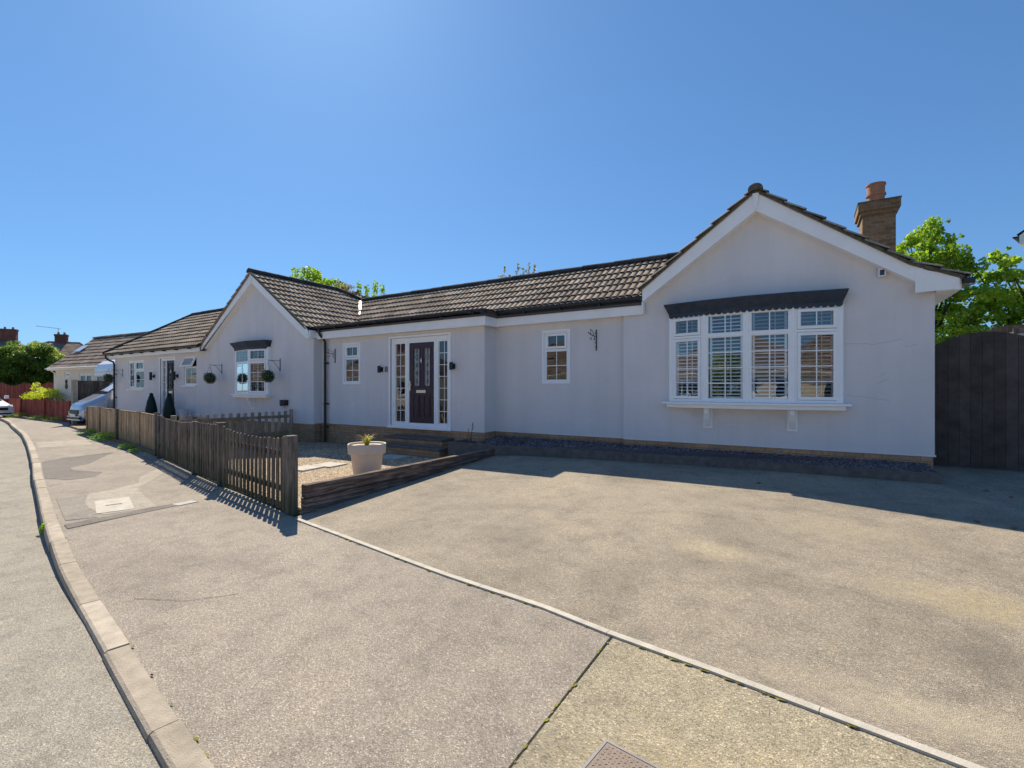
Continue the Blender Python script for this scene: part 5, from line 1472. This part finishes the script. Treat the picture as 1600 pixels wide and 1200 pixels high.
# weeds: countable tufts at fence foot
def weed(x, y, z, r, n, lab, mat='weed', h=.12, cat='weed', nm='weed'):
    t = empty(nm, (x, y, z), lab, cat)
    leaves('foliage', M[mat], t, [((x, y, z+h*.5), (r, r*.7, h*.55), n, .55), ((x, y, z+h*.8), (r*.6, r*.4, h*.3), n//4, .85)], .055, .45)
    return t
weed(-20.9, 6.28, .0, .55, 300, 'dark green weed clump at the far end of the tan close-boarded fence', h=.2)
weed(-18.2, 5.80, .0, .55, 420, 'largest green weed clump, by the middle post of the tan close-boarded fence', h=.26)
weed(-15.2, 5.30, .0, .28, 160, 'bright green weed by the near end of the tan close-boarded fence', h=.14)
weed(-14.2, 5.10, .0, .18, 80, 'smallest bright green weed nearest the picket fence', h=.1)
weed(-7.60, 1.86, -.11, .07, 60, 'single green weed growing in the gutter below the kerb', h=.11)
for i, (x, lab) in enumerate(((-30.6, 'weeds under the right end of the low red fence'), (-33.0, 'weeds under the middle of the low red fence'), (-36.6, 'weeds under the left end of the low red fence'))):
    weed(x, 8.0, .0, .9, 380, lab, h=.26)
# fallen leaves
for (x, y, a, lab) in ((1.99, 8.39, .3, 'brown curled leaf in the shade near the gate'), (2.16, 8.14, 1.2, 'dark curled leaf in the shade, right of the brown one'), (1.55, 6.80, 2.0, 'reddish curled leaf just inside the sunlit part of the driveway'), (1.80, 6.70, .8, 'brown leaf at the right edge of the sunlit driveway'), (-.55, 7.62, .5, 'small pale leaf on the edge of the gable shadow')):
    s = MB(); s.add([(-.045, 0, 0), (0, -.022, .014), (.05, 0, .006), (0, .024, .02), (0, 0, .002)], [(0, 1, 4), (1, 2, 4), (2, 3, 4), (3, 0, 4)])
    o = s.build('fallen_leaf', M['deadleaf'], fixn=False); o.location = (x, y, drive_z(x, y)+.004); o.rotation_euler = (0, 0, a); tag(o, lab, 'leaf')

# =============================================================== TREES
def clump_tree(name, loc, lab, clumps, mat, leaf, n, trunk_r=.14, group=None, bark='bark', seed=1, top=None):
    t = empty(name, loc, lab, 'tree', group=group)
    rn = random.Random(seed)
    cx, cy, cz = loc
    zt = max(c[0][2] for c in clumps)
    s = MB(); zs = min(c[0][2] for c in clumps)
    fork = Vector((cx, cy, cz + (zt-cz)*.35))
    s.tube([(cx, cy, cz), (cx+.03, cy, cz+(zt-cz)*.2), fork, fork+Vector((.05, .02, (zt-cz)*.3))], [trunk_r, trunk_r*.85, trunk_r*.7, trunk_r*.3], 9)
    tr = s.build('trunk', M[bark], t, smooth=True)
    s = MB()
    for c in clumps[::5]:
        e = Vector(c[0]); m = fork.lerp(e, .5) + Vector((rn.uniform(-.2, .2), rn.uniform(-.2, .2), .15))
        s.tube([fork + Vector((0, 0, rn.uniform(-.3, .6))), m, e], [trunk_r*.3, trunk_r*.18, .01], 5)
    s.build('limb', M[bark], tr)
    leaves('crown', M[mat], t, [(c[0], c[1], int(n*c[2]), c[3]) for c in clumps], leaf, .75, rnd=random.Random(seed+1), droop=.3)
    return t
OUT = [(2.0, 5.3), (2.35, 5.75), (2.75, 6.15), (3.13, 6.5), (3.5, 6.05), (3.75, 5.5), (4.05, 5.0), (4.3, 5.25), (4.5, 5.4), (4.8, 4.9), (5.1, 4.65), (5.8, 4.7), (6.6, 4.6), (7.6, 4.2)]
def outz(x): return lerp_path(OUT, x)
def fill(xa, xb, k, seed, ya=17.2, yb=19.2):
    rn = random.Random(seed); cl = []
    for _ in range(k):
        x = rn.uniform(xa, xb); zt = outz(x); z = 1.3 + (zt-1.55)*rn.random()**.75; y = rn.uniform(ya, yb)
        r = rn.uniform(.2, .36); cl.append(((x, y, z), (r*1.15, r*1.1, r*.62), rn.uniform(.7, 1.2), rn.uniform(.25, .8)))
    for _ in range(k//4):       # upward shoots on the outline
        x = rn.uniform(xa, xb); z = outz(x); y = rn.uniform(17.7, 18.4)
        cl.append(((x, y, z-.12), (.13, .13, .20), .35, rn.uniform(.4, .9)))
        if rn.random() < .4: cl.append(((x+rn.uniform(.1, .25), y, z+rn.uniform(.0, .12)), (.05, .05, .06), .06, .3))
    return cl
clump_tree('maple_tree', (3.1, 18.2, .3), 'bright green maple behind the house, the taller one beside the chimney', fill(2.05, 4.0, 125, 1), 'maple', .11, 145, seed=1)
clump_tree('maple_tree', (5.6, 18.4, .3), 'bright green maple over the arched gate, at the right edge', fill(3.8, 7.6, 160, 2), 'maple', .11, 135, seed=2)
# trees seen over the left roofs
rn = random.Random(12)
def crown_at(c, R_, k, tl=.3, th=.85, rs=.3, flat=.8):
    out = []
    for _ in range(k):
        a = rn.uniform(0, 6.283); u = rn.uniform(-1, 1); q = rn.uniform(.35, 1)**.5
        p = (c[0]+R_[0]*q*math.cos(a)*math.sqrt(1-u*u), c[1]+R_[1]*q*math.sin(a)*math.sqrt(1-u*u), c[2]+R_[2]*q*u)
        r = rs*rn.uniform(.7, 1.3); out.append((p, (r, r, r*flat), rn.uniform(.6, 1.2), rn.uniform(tl, th)))
    return out
clump_tree('lime_tree', (-23.3, 17.0, 0), 'light green leafy tree behind the left gable roof', crown_at((-24.3, 17, 7.2), (1.25, 1.0, 1.55), 60) + crown_at((-22.4, 17, 6.7), (1.3, .9, 1.0), 34) + crown_at((-26.1, 17, 7.3), (.35, .3, .9), 8, rs=.2), 'maple', .15, 75, seed=4)
clump_tree('blossom_tree', (-19.9, 16.6, 0), 'small tree with mauve tinged leaves over the left roof', crown_at((-20.6, 16.6, 6.1), (1.1, .6, 1.05), 30, rs=.25), 'mauve', .13, 60, seed=5, trunk_r=.09)
sp = []
for (x, zt) in ((-19.5, 6.95), (-18.9, 6.7), (-18.3, 6.85), (-17.8, 6.6)):
    sp += [((x+.04*math.sin(k*2), 16.6, zt-.26*k), (.13+.03*k, .13, .2), .5, .5+.1*(k % 3)) for k in range(6)]
clump_tree('upright_tree', (-18.7, 16.6, 0), 'young green tree with upright shoots left of the long roof ridge', sp + crown_at((-18.6, 16.6, 4.6), (.7, .5, .6), 8), 'maple', .13, 70, seed=6, trunk_r=.07)
sp = []
for (x, zt, k_) in ((-11.9, 5.9, 1), (-11.45, 6.15, 1), (-10.85, 6.30, 1), (-10.6, 6.62, 2), (-10.35, 6.25, 2), (-9.95, 6.68, 2), (-9.7, 6.45, 2), (-9.45, 6.62, 1), (-9.2, 6.5, 1)):
    for k in range(7): sp.append(((x+.05*math.sin(k*2.3), 16.6, zt-.15*k), (.055+.02*k*k_, .06, .075), .16, .35 + .12*(k % 4)))
clump_tree('budding_tree', (-10.4, 16.6, 0), 'sparse budding tree tips showing above the middle of the roof ridge', sp + crown_at((-10.4, 16.6, 4.9), (1.0, .6, .7), 10, rs=.25), 'ochre', .10, 60, seed=7, trunk_r=.07)
# shoots' wood
t = empty('evergreen_tree', (-50.5, 11.6, 0), 'large rounded dark evergreen with pale tips behind the tall red fence', 'tree')
s = MB(); s.tube([(-50.5, 11.6, 0), (-50.4, 11.6, 1.5), (-50.5, 11.6, 3)], [.2, .16, .08], 8); s.build('trunk', M['bark'], t)
cl = []
for _ in range(240):
    a = rn.uniform(0, 6.283); u = rn.uniform(-.95, 1); q = rn.uniform(.6, 1.0)
    p = (-50.5+2.25*q*math.cos(a)*math.sqrt(1-u*u), 11.6+2.25*q*math.sin(a)*math.sqrt(1-u*u), 3.35+1.75*q*u)
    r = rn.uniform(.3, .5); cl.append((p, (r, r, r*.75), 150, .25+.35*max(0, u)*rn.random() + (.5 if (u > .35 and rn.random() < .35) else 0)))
s = MB(); s.lathe([(.1, 2.0), (.9, 2.4), (1.2, 3.2), (.9, 3.9), (.1, 4.2)], (-50.5, 11.6, 0), 12); s.build('crown_core', M['darktop'], t)
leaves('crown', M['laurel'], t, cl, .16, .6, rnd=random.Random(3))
clump_tree('lime_tree', (-53.8, 10.2, 0), 'yellow green tree at the left edge, left of the rounded evergreen', crown_at((-53.9, 10.2, 3.5), (1.3, 1.2, 1.3), 26), 'lime', .16, 80, seed=9)
t = empty('golden_shrub', (-38.5, 9.3, 0), 'bright yellow green shrub spilling over the low red fence', 'shrub')
cl = [((x, 9.25+.15*math.sin(x*3), z), (.42, .35, .26), 170, tn) for (x, z, tn) in ((-41.3, 1.05, .5), (-40.6, 1.1, .6), (-39.9, 1.2, .8), (-39.2, 1.25, .7), (-38.5, 1.2, .55), (-37.9, 1.3, .8), (-37.3, 1.3, .7), (-36.7, 1.4, .75), (-36.1, 1.25, .5), (-35.7, 1.1, .6))]
cl += [((-39.9, 9.3, 1.65), (.28, .2, .2), 70, .85), ((-39.5, 9.3, 1.85), (.2, .2, .15), 50, .9), ((-38.6, 9.3, 1.55), (.25, .2, .15), 60, .8)]
leaves('foliage', M['lime'], t, cl, .10, .6)
s = MB()
for x in (-41, -39.6, -38.4, -37.2, -36): s.tube([(x, 9.25, 0), (x+.1, 9.25, .6), (x+.2, 9.25, 1.2)], .02, 5)
s.build('stem', M['bark'], t)
t = empty('grey_shrub', (-34.6, 9.0, 0), 'small grey green shrub beside the cream bungalow wall', 'shrub')
leaves('foliage', M['box'], t, [((-34.6, 9.0, 1.0), (.6, .3, .45), 420, .9), ((-34.4, 9.0, .5), (.5, .3, .4), 200, .5)], .07, .6)
s = MB(); s.tube([(-34.6, 9, 0), (-34.55, 9, .9)], .02, 5); s.build('stem', M['bark'], t)

# =============================================================== VEHICLES (nose towards local -Y)
def loft(mb, ST, ys):
    rings = []
    for (y, zl, zs, zt, wl, ws, wt) in ST:
        h = [(wl*.92, zl), (wl, zl+.08), (ws, zs*.55+zl*.45), (ws, zs), ((ws*.55+wt*.45), zs*.5+zt*.5), (wt, zt-.035), (wt*.86, zt)]
        rings.append([(x, y, z) for x, z in h] + [(-x, y, z) for x, z in reversed(h)])
    n = len(rings[0]); vs = [v for r_ in rings for v in r_]; f = []
    for i in range(len(rings)-1):
        for k in range(n): f.append((i*n+k, i*n+(k+1) % n, (i+1)*n+(k+1) % n, (i+1)*n+k))
    f += [tuple(range(n)), tuple((len(rings)-1)*n+k for k in range(n-1, -1, -1))]
    mb.add(vs, f)

def make_car(name, loc, rz, lab, cat, ST, ws0, ws1, paint, wheels, wr, sideglass, shade=False, group=None):
    t = empty(name, loc, lab, cat, rz, group)
    kw = dict(world=False)
    s = MB(); loft(s, ST, None); body = s.build('body', paint, t, smooth=True, **kw)
    m = body.modifiers.new('sub', 'SUBSURF'); m.levels = 1; m.render_levels = 2
    (ya, za, wa), (yb, zb, wb) = ws0, ws1
    s = MB(); s.add([(-wa, ya, za), (wa, ya, za), (wb, yb, zb), (-wb, yb, zb), (-wa, ya+.03, za-.02), (wa, ya+.03, za-.02), (wb, yb+.03, zb-.02), (-wb, yb+.03, zb-.02)], [(0,1,2,3), (0,4,5,1), (1,5,6,2), (2,6,7,3), (3,7,4,0)])
    wn = s.build('windscreen', M['carglass'], t, **kw)
    if shade:
        L = lambda u, v: (Vector((-wa+2*wa*u, ya, za)).lerp(Vector((-wb+2*wb*u, yb, zb)), v) + Vector((0, -.014, .012)))
        s = MB(); s.add([L(.30, .12), L(.97, .10), L(.95, .95), L(.36, .93)], [(0,1,2,3)]); s.build('sunshade', M['shade'], wn, **kw)
    s = MB(); s.bar((-wa*.9, ya-.01, za+.0), (wa*.9, ya-.01, za+.0), .05, .05); s.bar((-.5, ya-.015, za+.02), (.1, ya+.1, za+.12), .015, .012); s.build('wiper', M['trim'], t, **kw)
    for g_ in sideglass:
        for sx in (-1, 1):
            s = MB(); s.prism([(y, z) for (y, z, x) in g_], 'x', 0, 1)
            s = MB(); P = [(sx*x, y, z) for (y, z, x) in g_]; s.add(P + [(p[0]-sx*.05, p[1], p[2]) for p in P], [tuple(range(len(P)))] + [(k, (k+1) % len(P), (k+1) % len(P)+len(P), k+len(P)) for k in range(len(P))])
            s.build('side_window', M['carglass'], t, **kw)
    W = ST[3][5]
    for yw in wheels:
        for sx in (-1, 1):
            s = MB(); s.cyl((sx*(W-.20), yw, wr), (sx*(W+.005), yw, wr), wr, n=28); ty = s.build('wheel', M['tyre'], t, smooth=True, **kw)
            s = MB(); s.cyl((sx*(W-.02), yw, wr), (sx*(W+.012), yw, wr), wr*.62, wr*.58, n=20); s.build('rim', M['steel'], ty, **kw)
            s = MB(); s.cyl((sx*(W-.22), yw, wr+.01), (sx*(W+.003), yw, wr+.01), wr*1.2, n=28); s.build('wheel_arch', M['trim'], t, smooth=True, **kw)
    y0 = ST[0][0]
    s = MB(); s.box(-.48, .48, y0-.035, y0+.1, .50, .66); s.box(-.62, .62, y0-.03, y0+.1, .26, .36); s.build('grille', M['trim'], t, bevel=.01, **kw)
    s = MB(); s.box(-.26, .26, y0-.06, y0-.03, .39, .49); s.build('number_plate', M['plate'], t, **kw)
    s = MB(); s.box(-.70, .70, y0-.05, y0+.08, .36, .40); s.box(-.74, .74, y0-.045, y0+.1, .22, .27); s.build('bumper', paint, t, bevel=.01, **kw)
    for sx in (-1, 1):
        s = MB(); s.add([(sx*.50, y0-.02, .60), (sx*.72, y0+.10, .62), (sx*.80, y0+.38, .80), (sx*.56, y0+.16, .80), (sx*.52, y0+.06, .60), (sx*.70, y0+.2, .62), (sx*.76, y0+.42, .78), (sx*.56, y0+.24, .78)], [(0,1,2,3), (4,7,6,5), (0,4,5,1), (1,5,6,2), (2,6,7,3), (3,7,4,0)])
        s.build('headlight', M['lampglass'], t, **kw)
        s = MB(); s.box(sx*(W+.02), sx*(W+.20), ws0[0]+.38, ws0[0]+.48, 1.12, 1.30); s.build('mirror', paint, t, bevel=.02, **kw)
    return t
VST = [(0, .34, .62, .76, .66, .68, .55), (.10, .24, .74, .95, .76, .80, .64), (.40, .22, .88, 1.11, .82, .86, .70), (.82, .22, 1.02, 1.33, .84, .88, .74), (.93, .22, 1.05, 1.39, .84, .88, .74), (1.58, .22, 1.1, 1.90, .84, .88, .64),
       (1.9, .22, 1.12, 1.99, .84, .88, .63), (3.2, .22, 1.12, 2.02, .84, .88, .63), (4.1, .22, 1.1, 1.95, .84, .87, .62), (4.32, .26, 1.0, 1.78, .80, .84, .58), (4.40, .34, .90, 1.40, .76, .80, .56)]
make_car('parked_van', (-26.6, 7.42, .02), 0, 'silver people carrier with a silver sunshade in its windscreen, nose out between the houses', 'van', VST,
         (.90, 1.385, .70), (1.60, 1.925, .60), M['silver'], (.85, 3.55), .31,
         [[(1.3, 1.22, .875), (2.1, 1.22, .885), (2.1, 1.82, .735), (1.75, 1.82, .725)], [(2.2, 1.22, .885), (3.2, 1.22, .885), (3.2, 1.84, .735), (2.2, 1.83, .735)]], shade=True)
HST = [(0, .34, .56, .66, .62, .64, .50), (.10, .22, .62, .78, .74, .78, .62), (.5, .20, .70, .90, .80, .84, .68), (1.05, .20, .84, 1.00, .82, .86, .70), (1.15, .20, .86, 1.03, .82, .86, .70), (1.85, .20, .90, 1.42, .82, .86, .56),
       (2.2, .20, .92, 1.47, .82, .86, .54), (3.0, .20, .92, 1.45, .82, .86, .54), (3.6, .20, .92, 1.25, .80, .84, .56), (3.85, .26, .86, .98, .76, .80, .62), (3.92, .34, .80, .90, .72, .76, .58)]
make_car('parked_car', (-37.35, 7.18, -.10), R(98), 'pale silver hatchback parked at the far left edge by the kerb', 'car', HST,
         (1.12, 1.01, .66), (1.88, 1.45, .52), M['vanwhite'], (.78, 3.15), .30,
         [[(1.5, .95, .855), (2.3, .98, .865), (2.3, 1.38, .70), (1.9, 1.38, .69)], [(2.4, .98, .865), (3.2, .98, .86), (3.0, 1.36, .70), (2.4, 1.38, .70)]])
# motorhome: over-cab front
t = empty('motorhome', (-29.3, 9.25, .0), 'white motorhome with a rounded over-cab front, standing beyond the dark boarded fence', 'motorhome')
s = MB(); s.prism([(0, 2.18), (-.02, 2.30), (0, 2.55), (.12, 2.80), (.35, 2.98), (.75, 3.08), (5.2, 3.08), (5.25, .5), (1.6, .5), (1.6, 2.12)], 'x', -1.1, 1.1)
s.build('body', M['vanwhite'], t, world=False, bevel=.06)
s = MB(); s.prism([(-.1, .45), (-.15, .75), (-.05, 1.0), (.5, 1.2), (.85, 1.75), (1.0, 2.1), (1.6, 2.1), (1.6, .45)], 'x', -.92, .92); s.build('cab', M['vanwhite'], t, world=False, bevel=.05)
s = MB(); s.add([(-.8, .49, 1.22), (.8, .49, 1.22), (.74, .92, 2.0), (-.74, .92, 2.0)], [(0,1,2,3)]); s.build('windscreen', M['carglass'], t, world=False)
s = MB(); s.box(-1.08, 1.08, -.03, -.018, 2.40, 2.43); s.box(-1.09, 1.09, -.01, .01, 2.19, 2.24); s.build('front_trim', M['lead'], t, world=False)
for sx in (-1, 1):
    for yy in (.75, 4.0):
        s = MB(); s.cyl((sx*.75, yy, .34), (sx*1.0, yy, .34), .34, n=24); s.build('wheel', M['tyre'], t, world=False)

# =============================================================== NEIGHBOURING HOUSES
def gable_house(name, loc, rz, lab, w, d, eave, ridge, wallm, windows=(), chims=(), roofm='tile2', hip=0.0, group=None, extra=None, over=.28):
    t = empty(name, loc, lab, 'house', rz, group); kw = dict(world=False)
    s = MB(); holes = [(a, b, c, e) for (a, b, c, e) in windows]
    wall_panel(s, 0, w, 0, eave, 0, holes, top=None)
    s.add([(0, .0, 0), (0, d, 0), (0, d, eave), (0, .0, eave)] , [(0,1,2,3)]); s.add([(w, .0, 0), (w, d, 0), (w, d, eave), (w, .0, eave)], [(0,1,2,3)]); s.add([(0, d, 0), (w, d, 0), (w, d, eave), (0, d, eave)], [(0,1,2,3)])
    if not hip:
        for x in (0, w): s.add([(x, 0, eave), (x, d, eave), (x, d/2, ridge-.05)], [(0,1,2)])
    s.build('wall', wallm, t, **kw)
    s = MB(); mp = (ridge-eave)/(d/2+over); e0 = eave
    pl = []
    if hip:
        pl = [fplane((hip, d/2), (-over, -over)), fplane((w+over, -over), (w-hip, d/2))]
    tile_slope(s, (-over, -over, e0), (1,0,0), (0,1,0), w+2*over, d/2+over, mp, planes=pl, noroll=True, t=.03, seed=3)
    pl = [fplane((-over, d+over), (hip, d/2)), fplane((w-hip, d/2), (w+over, d+over))] if hip else []
    tile_slope(s, (w+over, d+over, e0), (-1,0,0), (0,-1,0), w+2*over, d/2+over, mp, planes=pl, noroll=True, t=.03, seed=4)
    if hip:
        hp = (ridge-eave)/(hip+over)
        tile_slope(s, (-over, d+over, e0), (0,-1,0), (1,0,0), d+2*over, hip+over, hp, planes=[fplane((-over, -over), (hip, d/2)), fplane((hip, d/2), (-over, d+over))], noroll=True, t=.03, seed=5)
        tile_slope(s, (w+over, -over, e0), (0,1,0), (-1,0,0), d+2*over, hip+over, hp, planes=[fplane((w-hip, d/2), (w+over, -over)), fplane((w+over, d+over), (w-hip, d/2))], noroll=True, t=.03, seed=6)
    rf_ = s.build('roof', M[roofm], t, **kw)
    s = MB(); ridge_run(s, (hip if hip else -over, d/2, ridge+.03), (w-hip if hip else w+over, d/2, ridge+.03), r=.12)
    if hip:
        for a, b in (((-over, -over), hip), ((w+over, -over), w-hip)): ridge_run(s, (a[0], a[1], e0+.05), (b, d/2, ridge+.03), r=.1)
    s.build('ridge_tiles', M['tile2'], rf_, **kw)
    s = MB(); s.box(-over, w+over, -over-.02, -over, eave-.13, eave+.02); s.box(-over, w+over, -over, .0, eave-.14, eave-.13)
    if not hip:
        for x in (-over, w+over-.025):
            s.prism([(-over, eave-.13), (-over, eave+.03), (d/2, ridge+.0), (d/2, ridge-.18)], 'x', x, x+.025); s.prism([(d+over, eave-.13), (d+over, eave+.03), (d/2, ridge+.0), (d/2, ridge-.18)], 'x', x, x+.025)
    s.build('fascia', M['whiteboard'], t, **kw)
    s = MB(); gutter(s, [(-over, -over-.07, eave-.02), (w+over, -over-.07, eave-.02)], .055); s.tube([(.05, -over-.05, eave-.05), (.05, -.06, eave-.3), (.05, -.06, .1)], .035, 8); s.build('gutter', M['whiteboard'] if wallm == M['cream'] else M['black'], t, **kw)
    for (a, b, c, e) in windows:
        fr = MB(); gl = MB(); cols = max(1, round((b-a)/.65)) if e-c < 1.9 else 1
        frame_rect(fr, a, b, c, e, .06, .03, .1)
        for i in range(cols):
            x0 = a+.06+(b-a-.12)*i/cols; x1 = a+.06+(b-a-.12)*(i+1)/cols
            light(fr, gl, x0, x1, c+.06, e-.06, 1, 1, True, y=.05)
        fr.box(a-.05, b+.05, -.05, .03, c-.04, c)
        wn = fr.build('window', M['white'], t, **kw); gl.build('pane', M['dglass'], wn, **kw)
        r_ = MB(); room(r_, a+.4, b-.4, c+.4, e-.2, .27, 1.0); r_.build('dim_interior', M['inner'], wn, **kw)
    for (x, y, wd, zt) in chims:
        s = MB(); s.box(x-wd/2, x+wd/2, y-.35, y+.35, eave, zt-.25); s.box(x-wd/2-.05, x+wd/2+.05, y-.4, y+.4, zt-.25, zt)
        c_ = s.build('chimney', M['redbrick'], t, **kw)
        s = MB()
        for k in (-1, 1): s.cyl((x+k*wd*.25, y, zt), (x+k*wd*.25, y, zt+.28), .12, .10, 12)
        s.build('chimney_pot', M['clay'], c_, **kw)
    return t, rf_
nb, nroof = gable_house('cream_bungalow', (-37.2, 9.55, 0), R(4.3), 'cream bungalow with a brown roof and a small skylight, beyond the low red fence', 6.7, 3.9, 2.78, 4.72, M['cream'],
            windows=((1.16, 1.8, 2.23, 2.53), (2.9, 4.4, 1.2, 2.42), (4.75, 5.65, 1.2, 2.42), (5.7, 6.2, .6, 2.42)))
s = MB(); s.lathe([(.01, -.02), (.12, -.015), (.15, 0), (.12, .015), (.01, .02)], (0, 0, 0), 20)
s = MB(); s.cyl((1.42, -.03, 1.98), (1.42, -.002, 1.98), .13, n=16); s.cyl((1.42, -.03, 1.72), (1.42, -.002, 1.72), .15, n=16); s.cyl((1.42, -.04, 1.98), (1.42, -.031, 1.98), .06, n=12)
s.build('wall_ornament', M['iron'], nb, world=False)
s = MB(); q = [Vector((.20+.75*i, -.28+1.02*0+y, 2.78 + (y)*(1.94/2.23)+.09)) for y in (1.05, 1.45) for i in (0, 1)]
s.add([q[0], q[1], q[3], q[2]] + [p+Vector((0, 0, .05)) for p in (q[0], q[1], q[3], q[2])], [(4,5,6,7), (0,1,5,4), (1,2,6,5), (2,3,7,6), (3,0,4,7)]); s.build('skylight', M['shade'], nroof, world=False)

def far_house(X, Y, rz, lab, w, d, eave, ridge, chims, wallm=None):
    return gable_house('semi_detached_house', (X, Y, 0), rz, lab, w, d, eave, ridge, wallm or M['pinkr'], windows=((1, 2.6, 3.2, 4.5), (5, 6.6, 3.2, 4.5), (1, 2.8, .9, 2.2), (5, 6.8, .9, 2.2)), chims=chims, hip=2.8, group='houses far down the street')
far_house(-87.1, 9.7, R(62), 'farthest house at the left edge with a broad red brick chimney', 10.5, 8, 5.3, 7.85, ((7.2, 4.0, 1.5, 9.25),))
hb2, rf2 = far_house(-75.9, 15.1, R(62), 'distant house right of the rounded evergreen, with a chimney and a television aerial', 8.5, 7.5, 4.9, 7.25, ((4.0, 3.75, 1.1, 8.2),))
s = MB(); s.tube([(3.7, 3.75, 8.1), (3.7, 3.75, 8.95)], .025, 5); s.tube([(2.0, 2.7, 9.0), (3.9, 3.9, 8.9)], .02, 5)
for k in range(6): s.tube([(2.2+.28*k, 2.62+.18*k, 8.97), (2.0+.28*k, 2.95+.18*k, 8.97)], .012, 4)
s.build('television_aerial', M['steel'], rf2, world=False)

# tall house on the right, only its eaves corner in view
t = empty('brick_house', (5.43, 19.83, 0), 'taller red brick house at the right edge, showing a white verge board high up', 'house', R(-24))
s = MB(); wall_panel(s, .33, 8.0, 0, 6.0, .37, ((1.6, 3.0, 3.8, 5.2), (5.1, 6.6, 3.8, 5.2)), top=[(.33, 6.0), (8.0, 6.0), (4.2, 9.2)])
s.add([(.33, .63, 0), (.33, 9, 0), (.33, 9, 6.0), (.33, .63, 6.0)], [(0,1,2,3)]); s.build('wall', M['redbrick'], t, world=False)
s = MB(); tile_slope(s, (-.03, 0, 6.15), (0,1,0), (1,0,0), 9.4, 4.2, .84, noroll=True, seed=5); tile_slope(s, (8.37, 9.4, 6.15), (0,-1,0), (-1,0,0), 9.4, 4.2, .84, noroll=True, seed=6); s.build('roof', M['tile2'], t, world=False)
s = MB(); s.prism([(0, 5.90), (0, 6.13), (4.17, 9.65), (4.17, 9.4), (.33, 5.90)], 'y', 0, .03); s.box(0, .33, .03, 9.2, 5.88, 5.90); s.build('bargeboard', M['whiteboard'], t, world=False)
s = MB(); gutter(s, [(-.09, 0, 6.12), (-.09, 9.2, 6.12)], .06); s.build('gutter', M['trim'], t, world=False)
for (a, b, c, e) in ((1.6, 3.0, 3.8, 5.2), (5.1, 6.6, 3.8, 5.2)):
    s = MB(); frame_rect(s, a, b, c, e, .06, .42, .47); s.box((a+b)/2-.03, (a+b)/2+.03, .42, .47, c, e); wn = s.build('window', M['white'], t, world=False)
    s = MB(); s.add([(a, .45, c), (b, .45, c), (b, .45, e), (a, .45, e)], [(0,1,2,3)]); s.build('pane', M['carglass'], wn, world=False)

# outbuilding and fence behind the gate
t = empty('garden_shed', (5.2, 14.6, .34), 'dark slatted shed with a pale sloping roof edge, just showing above the arched gate', 'shed')
s = MB(); rn = random.Random(8)
for k in range(32):
    x = 3.75+k*.1; s.box(x, x+.088, 14.0, 14.02, .34, 2.86+.06*(x-3.75), rn.random())
s.box(3.75, 3.77, 14.02, 16, .34, 2.8); s.build('board_wall', M['grey_w'], t)
s = MB(); s.prism([(3.62, 2.66), (3.62, 2.71), (7.2, 3.20), (7.2, 3.13)], 'y', 13.75, 16.1); s.build('roof', M['slab'], t)
t = empty('boundary_fence', (4.2, 16.4, .34), 'dark upright boarded fence top behind the gate, under the maple leaves', 'fence')
s = MB()
for k in range(63):
    x = 3.87+k*.095; s.box(x, x+.085, 15.9+.2*0, 15.92, .34, 3.02+.10*(x-3.2)*.9, rn.random())
s.build('panel', M['gate'], t); s = MB(); s.bar((3.87, 15.95, 2.7), (9.8, 15.95, 3.2), .04, .08); s.build('rail', M['gate'], t)

# =============================================================== ACROSS THE ROAD (what the windows mirror)
WN = ((1.0, 2.6, 1.0, 2.3), (3.4, 4.3, .1, 2.15), (5.6, 8.2, .9, 2.3))
o1, _ = gable_house('brown_roofed_bungalow', (4.5, -13.5, 0), R(180), 'cream bungalow directly across the road, behind the camera', 10, 8, 2.6, 5.2, M['cream'], windows=WN, hip=3.4, group='bungalows across the road', chims=((5, 4, .8, 6.0),))
for (x, y, rz, lab) in ((-10.5, -12.6, 176, 'second cream bungalow across the road, behind the camera to the left'), (-25.5, -10.6, 172, 'third cream bungalow across the road'), (-41, -7.6, 168, 'fourth cream bungalow across the road, near the bend'), (19, -14, 182, 'cream bungalow across the road, farthest to the right')):
    place(o1, (x, y, 0), R(rz), lab, 'bungalows across the road')
t = empty('garden_hedge', (-6.4, -9.3, 0), 'tall leafy laurel across the road, behind the camera', 'shrub')
leaves('foliage', M['laurel'], t, [((-6.4+rn.uniform(-1.3, 1.3), -9.3+rn.uniform(-.9, .9), 1.6+rn.uniform(-1.4, 1.6)), (.6, .6, .5), 160, rn.uniform(.2, .9)) for _ in range(45)], .16, .6)
s = MB(); s.tube([(-6.4, -9.3, 0), (-6.4, -9.3, 2.4)], .08, 6); s.build('stem', M['bark'], t)
make_car('parked_van', (1.2, -6.3, 0), R(80), 'white van parked across the road, behind the camera', 'van', VST, (.90, 1.385, .70), (1.60, 1.925, .60), M['vanwhite'], (.85, 3.55), .31,
         [[(1.55, 1.12, .875), (2.2, 1.12, .885), (2.2, 1.72, .735), (1.95, 1.72, .725)]])
